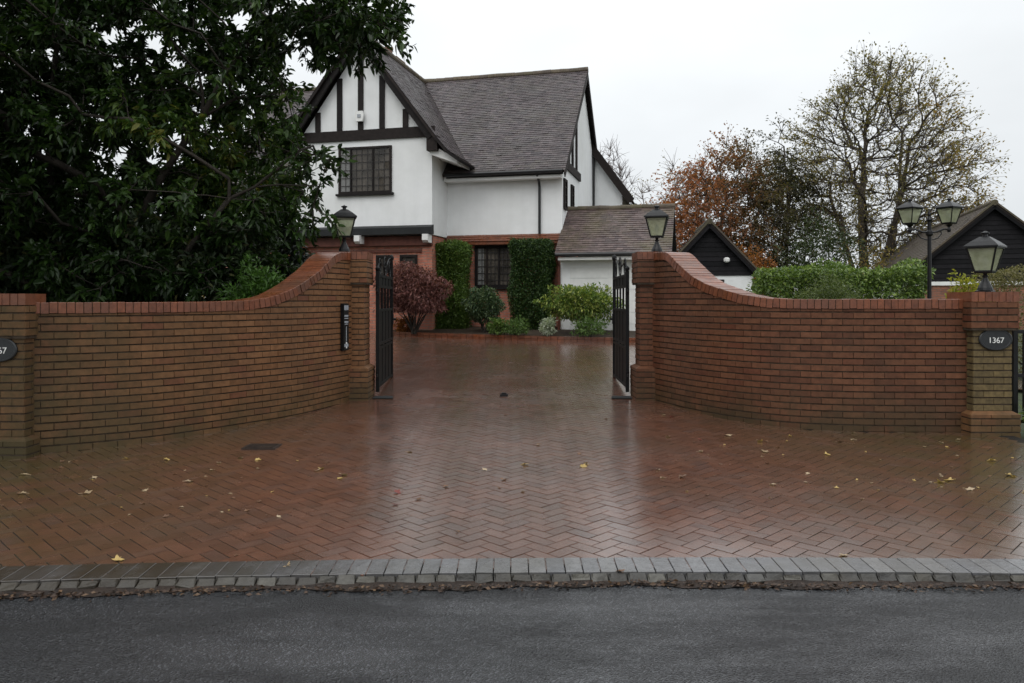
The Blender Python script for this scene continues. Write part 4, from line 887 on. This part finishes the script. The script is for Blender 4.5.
for k, (px, py, r, m, lb) in enumerate(((516, 323, .32, 'leaf_ground', 'low bright green plant at the foot of the dark clipped column'), (548, 326, .18, 'leaf_white', 'small pale leafed plant between the dark column and the variegated shrub'), (590, 329, .42, 'leaf_ground', 'low spreading green plant under the variegated shrub'), (498, 328, .25, 'leaf_yewpale', 'low dark green plant under the round shrub'), (405, 327, .3, 'leaf_rust', 'low rusty plant under the purple maple shrub'))):
    c = at(px, 300, 18.9 + (.5 if k == 4 else 0) + (540 - px) * .006); bush('bed_plant', lb, 'plant', (c[0], c[1], BZ - .02), ellipsoid((c[0], c[1], BZ + .14), (r, r * .8, .22), .6, .2, BZ), 900, M[m], .08, nst=3, wid=.4, out=.7)

# ================================================================== LEFT: EVERGREEN TREE AND UNDERSTOREY
def lcrown(p):
    x, y, z = p; k = .16 * math.sin(x * 2.3 + z * 1.7) * math.sin(z * 2.9 + y * 2.1 + 1) + .08 * math.sin(x * 5.1 + z * 4)
    e1 = ((x + 5.9) / 2.62) ** 2 + ((y - 11.5) / 2.1) ** 2 + ((z - 3.0) / 2.6) ** 2
    e2 = ((x + 3.0) / 1.4) ** 2 + ((y - 10.9) / 1.2) ** 2 + ((z - 5.75) / .6) ** 2
    e_shade = ((x + 8.4) / 2.6) ** 2 + ((y - 7.2) / 3.2) ** 2 + ((z - 4.7) / 2.2) ** 2  # unseen lobe towards the road, added to shade the left wall
    e3 = ((x + 6.6) / 3.4) ** 2 + ((y - 11.2) / 2.0) ** 2 + ((z - 5.3) / 1.8) ** 2
    e4 = ((x + 8.5) / 2.4) ** 2 + ((y - 11.5) / 2.2) ** 2 + ((z - 3.4) / 2.8) ** 2
    e6 = ((x + 3.55) / .72) ** 2 + ((y - 11.3) / .8) ** 2 + ((z - 4.3) / .62) ** 2
    e7 = ((x + 2.95) / .4) ** 2 + ((y - 11.0) / .4) ** 2 + ((z - 3.55) / .5) ** 2
    if x > -3.45 and z < 3.05: return 9
    return min(e1, e2, e3, e4, e_shade, e6, e7 + .25) + k * .8
cl = crown_pts(1150, lcrown, (-11, 4.2, 1.5), (-1.3, 13.6, 7.2), .15)
st = [[(-6.3, 11.6, .1), (-6.25, 11.5, .8), (-6.1, 11.4, 1.6), (-5.6, 11.2, 2.5), (-5.0, 11.0, 3.4), (-4.4, 10.9, 4.2), (-3.9, 10.8, 5.0), (-3.4, 10.75, 5.5), (-2.8, 10.7, 5.65)], [(-6.6, 11.7, .1), (-6.7, 11.6, 1.5), (-6.9, 11.5, 3.0), (-6.8, 11.3, 4.5), (-6.6, 11.2, 5.6)], [(-6.8, 11.6, .1), (-7.4, 11.5, 1.6), (-8.1, 11.4, 2.8), (-8.7, 11.4, 4.0)], [(-6.2, 11.4, .1), (-5.4, 11.0, 1.2), (-4.6, 10.7, 2.2), (-3.9, 10.6, 3.0)]]
SPRAY = np.array([at(px, py, 10.9 + .25 * math.sin(px)) for px, py in ((300, 150), (310, 172), (319, 186), (304, 192), (313, 207), (299, 222), (292, 116), (344, 56), (288, 100), (282, 84))])
def lr(p, b): 
    y = max(0, 1 - abs(p[0] + 4.1) / 1.6) * max(0, 1 - abs(p[2] - 3.7) / 1.5)
    return min(1, rng.random() * .5 + b * .35 + y * .5)
tree('evergreen_tree', 'large dark glossy leafed evergreen tree behind the left wall', 'tree', (-6.3, 11.6, .1), st, np.concatenate([cl, [(-2.5 + .95 * math.cos(i * 2.4) * (i / 22) ** .5, 10.7 + .5 * math.sin(i * 1.3), 5.52 + .30 * math.sin(i * 2.4) * (i / 22) ** .5 - .18 * math.cos(i * 2.4)) for i in range(15)], SPRAY]), M['leaf_laurel'], M['bark'], .116, 195, .06, r0=.008, wid=.46, twigs=5, twig_len=.47, rndf=lr, droop=.22, big=True, rmax=.13, outward=.35, leafy=lambda c: .5 if c[0] > -3.35 and c[2] < 5.2 else 1)
bush('laurel_shrub', 'dense dark laurel growing low behind the left wall', 'shrub', (-6.2, 11.2, .1), boxshape((-6.75, 11.3, 1.4), (3.05, .9, 1.25), .05, .8, .15), 20000, M['leaf_dark'], .135, nst=12, wid=.36, big=True, droop=.3)  # dark leaf colour stands in for deep shade low on the left
bush('laurel_shrub', 'tall dark laurel added behind the evergreen tree to block the sky', 'shrub', (-7.5, 14.2, .2), boxshape((-7.6, 14.4, 1.9), (3.4, .9, 1.9), .1, .7, .2), 20000, M['leaf_dark'], .15, nst=12, wid=.4, big=True, droop=.3)  # backdrop added to keep sky light out of the foliage in front
bush('green_shrub', 'bright green shrub showing above the curved left wall', 'shrub', (-3.32, 10.2, .15), dome((-3.32, 10.2, 1.52), (.45, .4, .58), .6), 4000, M['leaf_bright'], .085, nst=5, wid=.35)
c = at(291, 300, 12.4); bush('ivy_column', 'dark ivy covered stump between the evergreen tree and the house', 'ivy', (c[0], c[1], .25), ellipsoid((c[0], c[1], 1.55), (.27, .27, 1.35), .4, .1), 5500, M['leaf_ivy'], .085, nst=3, wid=.7)

# ================================================================== RIGHT: HEDGES, SHRUBS, TREES
c = at(843, 300, 18.3); bush('clipped_hedge', 'long clipped green hedge behind the right wall', 'hedge', (c[0], c[1], .6), boxshape((c[0], c[1] + .2, 1.38), (1.95, .5, .96), -.03, .4, .13), 24000, M['leaf_hedge'], .10, nst=12, wid=.5)
c = at(828, 300, 15.6); bush('round_shrub', 'pale green rounded shrub in front of the clipped hedge', 'shrub', (c[0], c[1], .42), dome((c[0], c[1], 1.38), (.58, .5, .66), .6), 7000, M['leaf_ball'], .06, nst=5)
c = at(967, 300, 12.6); bush('golden_shrub', 'yellow leafed shrub between the twin lamp post and end pier lantern', 'shrub', (c[0], c[1], .25), dome((c[0], c[1], 1.42), (.33, .3, .62), .6), 2000, M['leaf_gold'], .08, nst=5)
bush('clipped_hedge', 'clipped beige green hedge at the far right before the barn', 'hedge', (9.3, 13.2, .28), boxshape((9.35, 13.2, 1.18), (1.25, .45, .93), -.05, .3, .05), 16000, M['leaf_beige'], .055, nst=8)
bush('verge_plant', 'green plants at the right edge beyond the end pier', 'plant', (5.95, 8.55, .12), ellipsoid((6.0, 8.55, .3), (.3, .2, .3), .6, .2, .1), 500, M['leaf_hedge'], .07, nst=3)
def acrown(p):
    x, y, z = p; w = 3.95 * (math.sin(min(1, max(0, (z - 2.6) / 11.2)) ** .72 * math.pi) ** .62 + .05); k = .22 * math.sin(x * 1.3 + z) * math.sin(z * 1.1 + y)
    cx = 18.0 + .35 * math.sin(z * .6); lowleft = 1.0 if x > cx else 1.0
    w = w * (1.22 if x > cx and z < 8.5 else 1.05)
    return ((x - cx) / w) ** 2 + ((y - 38) / (w * .9)) ** 2 + k + (9 if z > 13.5 or z < 3.0 else 0)
cl = crown_pts(760, acrown, (13, 33.5, 3.0), (23.8, 42.5, 14.3), .4)
b = (17.6, 38, .7); st = [[b, (17.5, 38, 2.2), (17.35, 38, 4.4), (17.3, 38, 7), (17.5, 38, 9.4)], [(17.8, 38.1, .7), (18.2, 38.2, 2.4), (18.9, 38.3, 4.8), (19.5, 38.3, 7.2), (19.9, 38.4, 9.5)], [(17.5, 37.8, .7), (16.9, 37.6, 2.4), (16.1, 37.3, 4.6), (15.4, 37.2, 6.6)], [(17.8, 37.8, .7), (18.4, 37.4, 3.0), (18.5, 36.8, 6.2), (18.6, 36.6, 9.6)], [(17.9, 38, .7), (19, 37.9, 2.2), (20.4, 37.6, 4.1), (21.6, 37.4, 5.6)]]
def ar(p, b): return float(np.clip(b * .45 + rng.random() * .55 + (.15 if p[0] > 19 else -.1), 0, 1))
tree('deciduous_tree', 'tall half bare autumn tree with fanning limbs behind the hedge', 'tree', b, st, cl, M['leaf_autumn'], M['barkgrey'],   .14, 30, .12, r0=.022, wid=.62, twigs=7, twig_len=.95, rndf=ar, droop=.1, down=1.4, step=.8, rmax=.22, outward=1.0, twig_r=.009, angw=.9, twup=.7, leafy=lambda c: 1.25 if ((c[0] - 18) / 4) ** 2 + ((c[1] - 38) / 3.6) ** 2 + ((c[2] - 7) / 6.5) ** 2 > .5 else .25)
def ccrown(p):
    x, y, z = p; k = .3 * math.sin(x * 1.7 + z) * math.sin(z * 1.5 + y); cx = 9.7 + .12 * (z - 4)
    return ((x - cx) / 2.9) ** 2 + ((y - 36) / 2.6) ** 2 + ((z - 5.0) / 3.7) ** 2 + k
cl = crown_pts(380, ccrown, (6, 33, 1.6), (13.5, 39, 10), .4)
def cr(p, b): return float(np.clip((10.9 - p[0]) * .22 + b * .4 + rng.random() * .3 + .1, 0, 1))
tree('deciduous_tree', 'copper orange autumn tree behind the small shed', 'tree', (10, 36, .7), [[(10, 36, .7), (10, 36, 2.2), (9.7, 36, 4), (9.9, 36, 6)], [(10.1, 36, .7), (10.8, 36, 2.6), (11.3, 36, 5)], [(9.9, 36, .7), (9.0, 35.8, 2.4), (8.4, 35.8, 4.2)]], cl, M['leaf_copper'], M['barkgrey'], .15, 58, .12, r0=.016, wid=.6, twigs=5, twig_len=.85, rndf=cr, step=.7, rmax=.2, twig_r=.010)
def dcrown(p):
    x, y, z = p; k = .35 * math.sin(x * 2 + z * 1.2) * math.sin(z * 1.6 + y); return ((x - 13.0) / 1.75) ** 2 + ((y - 37) / 1.8) ** 2 + ((z - 5.6) / 3.9) ** 2 + k
cl = crown_pts(125, dcrown, (11, 34.8, 2), (15.6, 39, 10.6), .4)
tree('evergreen_tree', 'dark narrow evergreen tree between the copper tree and the tall half bare tree', 'tree', (13.2, 37, .7), [[(13.2, 37, .7), (13.2, 37, 3), (13.3, 37, 6), (13.1, 37, 9)]], cl, M['leaf_olive'], M['bark'], .16, 60, .12, r0=.016, wid=.5, twigs=5, twig_len=.8, step=.7, rmax=.16, twig_r=.010)
c = at(822, 300, 30); bush('conifer_shrub', 'dark blue green bush behind the hedge under the tall half bare tree', 'shrub', (c[0], c[1], .7), dome((c[0], c[1], 2.9), (1.5, 1.2, 2.1), .6), 4500, M['leaf_bluegreen'], .13, nst=6)
c = at(752, 300, 30); bush('rusty_shrub', 'rust orange bush between the shed gable and the hedge', 'shrub', (c[0], c[1], .7), dome((c[0], c[1], 2.3), (1.25, 1.0, 1.5), .6), 3000, M['leaf_rust'], .12, nst=6)
c = at(872, 300, 33); bush('thicket_shrub', 'dull brown green thicket at the foot of the tall half bare tree', 'shrub', (c[0], c[1], .7), dome((c[0], c[1], 2.2), (2.6, 1.2, 1.9), .7), 3500, M['leaf_autumn'], .13, nst=8)
for (px, ptop, hw, Y, nn, lb, lm, per) in ((612, 143, 26, 56, 60, 'bare pale twigged tree rising beyond the rear of the house', 'leaf_beige', 0), (648, 186, 20, 50, 45, 'thin pale leafed tree beyond the garage ridge', 'leaf_autumn', 5), (690, 145, 26, 52, 50, 'bare grey tree behind the copper tree', 'leaf_autumn', 2)):
    x0, _, zt = at(px, ptop, Y); r = hw / F * Y
    cl = crown_pts(nn, lambda p: ((p[0] - x0) / r) ** 2 + ((p[1] - Y) / r) ** 2 + ((p[2] - zt * .68) / (zt * .34)) ** 2, (x0 - r, Y - r, zt * .3), (x0 + r, Y + r, zt), .3)
    tree('bare_tree', lb, 'tree', (x0, Y, .7), [[(x0, Y, .7), (x0, Y, zt * .25), (x0 + .2, Y, zt * .5)]], cl, M[lm], M['twigpale'], .15, per, .1, r0=.02, wid=.6, twigs=9, twig_len=1.1, step=.7, rmax=.15, down=1.4, twig_r=.013)
for i in range(11):
    X0 = -46 + i * 11 + rng.uniform(-3, 3)
    if -14 < X0 < 2 or 40 < X0: pass
    Y0 = 72 + rng.uniform(-6, 6)
    bush('distant_tree', 'hazy distant broadleaf tree on the skyline hidden mostly by house and walls', 'tree', (X0, Y0, .7), dome((X0, Y0, 2.9), (5.5, 3.0, 2.4 + rng.uniform(-.5, .3)), .6), 1500, M['leaf_autumn' if i % 3 else 'leaf_dark'], .38, 'distant trees along the skyline', nst=5)

# ================================================================== FALLEN LEAVES
def leafshape(name, kind, seed):
    r_ = random.Random(seed); mb = MB(); n = 5; pts = []
    for i in range(n):
        q = -.5 * math.pi + math.pi * 2 * (i + .5) / n; l = (1, .85, .8, .85, 1)[i] * r_.uniform(.8, 1.1)
        for dq, k in ((-.5, .6), (-.24, .8), (0, 1.0), (.24, .82)): pts.append((l * k * math.cos(q + dq) * .5, l * k * math.sin(q + dq) * .5))
    curl = r_.uniform(.3, 1.1); ax = r_.uniform(0, 3)
    vs = [(0, 0, .03)] + [(x, y, .02 + curl * (x * math.cos(ax) + y * math.sin(ax)) ** 2 + r_.uniform(0, .05)) for x, y in pts]
    mb.add(vs, [(0, i + 1, (i + 1) % len(pts) + 1) for i in range(len(pts))], r_.random()); mb.tube([(0, 0, .03), (.1, -.45, .04), (.16, -.7, .02)], .018, 4)
    me = bpy.data.meshes.new(name); me.from_pydata(mb.v, [], mb.f); a = me.attributes.new('rnd', 'FLOAT', 'FACE'); a.data.foreach_set('value', np.asarray(mb.r, np.float32)); me.materials.append(M['fall_' + kind]); me.update(); return me
LS = {k: [leafshape('fallen_leaf', k, 10 * j + i) for i in range(3)] for j, k in enumerate(('yellow', 'brown', 'red', 'pale'))}
LBL = dict(yellow='yellow fallen leaf lying on the wet brick paving', brown='brown fallen leaf lying on the wet brick paving', red='dark red fallen leaf lying on the wet brick paving', pale='pale tan fallen leaf lying on the wet brick paving')
def fallen(px, py, k, s=None):
    x, y, z = ground_at(px, py); o = bpy.data.objects.new('fallen_leaf', random.choice(LS[k])); COL.objects.link(o); o.location = (x, y, z + .003); s = (s or random.uniform(.06, .11)) * .78; o.scale = (s, s * random.uniform(.7, 1), s)
    o.rotation_euler = (random.gauss(0, .15), random.gauss(0, .15), random.uniform(0, 6.28)); tag(o, LBL[k], 'leaf', 'fallen %s leaves on the drive' % k)
spots = [(24, 475, 'pale', .14), (22, 494, 'pale', .12), (87, 494, 'pale', .15), (95, 478, 'pale', 0), (128, 459, 'yellow', 0), (167, 460, 'yellow', .1), (190, 482, 'pale', .13), (143, 504, 'brown', 0), (145, 491, 'pale', 0), (240, 458, 'pale', .12), (219, 463, 'pale', 0), (258, 460, 'yellow', 0), (317, 471, 'pale', .12), (322, 469, 'yellow', 0), (344, 476, 'pale', .14), (340, 479, 'yellow', 0), (397, 493, 'red', .12), (395, 505, 'red', .07), (418, 500, 'brown', .09), (410, 452, 'pale', .12), (485, 470, 'pale', .10), (525, 465, 'yellow', .13), (503, 480, 'brown', .1), (499, 488, 'brown', .07), (522, 492, 'pale', .07), (583, 467, 'yellow', .14), (586, 464, 'pale', .1), (580, 454, 'brown', .08), (538, 445, 'pale', .08), (606, 419, 'brown', .08), (668, 437, 'pale', .11), (682, 478, 'brown', .14), (662, 478, 'pale', .08), (658, 470, 'pale', .08), (663, 415, 'pale', .12), (672, 417, 'red', .1), (701, 452, 'pale', .09), (728, 436, 'pale', .16), (764, 452, 'pale', .15), (760, 442, 'yellow', 0), (773, 485, 'pale', .11), (827, 455, 'yellow', .1), (852, 440, 'pale', .12), (853, 433, 'pale', 0), (790, 436, 'yellow', 0), (942, 483, 'yellow', .15), (948, 481, 'yellow', .13), (941, 443, 'pale', .1), (958, 440, 'pale', 0), (992, 461, 'yellow', .14), (1010, 476, 'yellow', .17), (970, 490, 'pale', .12), (844, 556, 'pale', .12), (287, 566, 'pale', .1), (118, 561, 'yellow', .12), (620, 572, 'brown', 0), (808, 474, 'pale', 0), (458, 532, 'brown', .06), (446, 487, 'brown', 0), (236, 556, 'brown', .05), (700, 440, 'red', .08), (840, 442, 'brown', 0), (905, 452, 'brown', 0), (925, 447, 'pale', 0), (60, 468, 'brown', 0), (75, 461, 'brown', 0), (505, 415, 'brown', .08), (408, 415, 'brown', .07)]
for s in spots: fallen(s[0], s[1], s[2], s[3] or None)
for i in range(110):
    px = random.choice([random.uniform(-60, 330), random.uniform(660, 1100)]); py = random.uniform(436, 500) + (20 if px < 300 else 0)
    fallen(px, max(py, 462 if px < 110 else 440), random.choice(['pale', 'brown', 'yellow', 'brown']), random.uniform(.03, .075))

# ================================================================== CAMERA, SKY, SUN
cam = bpy.data.cameras.new('camera'); cam.lens = 27.0; cam.sensor_width = 36; cam.shift_y = -(341.5 - HY) / 1024; cam.clip_end = 2000; cam.clip_start = .05
co = bpy.data.objects.new('camera', cam); COL.objects.link(co); co.location = (0, 0, EYE); co.rotation_euler = (R(90), 0, 0); sc.camera = co
SUN_EL, SUN_AZ = R(48), R(205)
w = bpy.data.worlds.new('World'); sc.world = w; w.use_nodes = True; nt = w.node_tree; bg = nt.nodes['Background']
sky = N(nt, 'ShaderNodeTexSky'); sky.sky_type = 'NISHITA'; sky.sun_disc = False; sky.sun_elevation = SUN_EL; sky.sun_rotation = SUN_AZ; sky.dust_density = 3; sky.air_density = 1
hs = N(nt, 'ShaderNodeHueSaturation'); hs.inputs['Saturation'].default_value = .25; nt.links.new(sky.outputs[0], hs.inputs['Color'])
tc = N(nt, 'ShaderNodeTexCoord'); sp = N(nt, 'ShaderNodeSeparateXYZ'); nt.links.new(tc.outputs['Generated'], sp.inputs[0])
cie = ramp(nt, sp.outputs[2], [(0, (7.3, 7.65, 7.95)), (.25, (8.9, 9.25, 9.5)), (1, (18.5, 19, 19.3))])      # overcast cloud layer: brightest overhead
cm = N(nt, 'ShaderNodeMapping'); cm.inputs['Scale'].default_value = (1, 1, 2.2); nt.links.new(tc.outputs['Generated'], cm.inputs['Vector'])
cl_ = ramp(nt, noise(nt, cm.outputs[0], 1.3, 5, .55), [(.3, g(.84)), (.7, g(1.08))])
nt.links.new(mixc(nt, .88, hs.outputs[0], mixc(nt, 1, cie, cl_, 'MULTIPLY')), bg.inputs['Color']); bg.inputs['Strength'].default_value = .10
sd = bpy.data.lights.new('sun', 'SUN'); sd.energy = .6; sd.angle = R(40); sd.color = (1, .96, .92); so_ = bpy.data.objects.new('sun', sd); COL.objects.link(so_)
so_.rotation_euler = Vector((math.sin(SUN_AZ) * math.cos(SUN_EL), math.cos(SUN_AZ) * math.cos(SUN_EL), math.sin(SUN_EL))).to_track_quat('Z', 'Y').to_euler(); so_.location = (0, -5, 30)
vs = sc.view_settings; vs.view_transform = 'Standard'; vs.look = 'None'; vs.gamma = 1; vs.exposure = .1; vs.use_curve_mapping = False
sc.cycles.use_denoising = True; sc.cycles.max_bounces = 8; sc.cycles.transparent_max_bounces = 12; sc.cycles.diffuse_bounces = 3; sc.cycles.glossy_bounces = 3
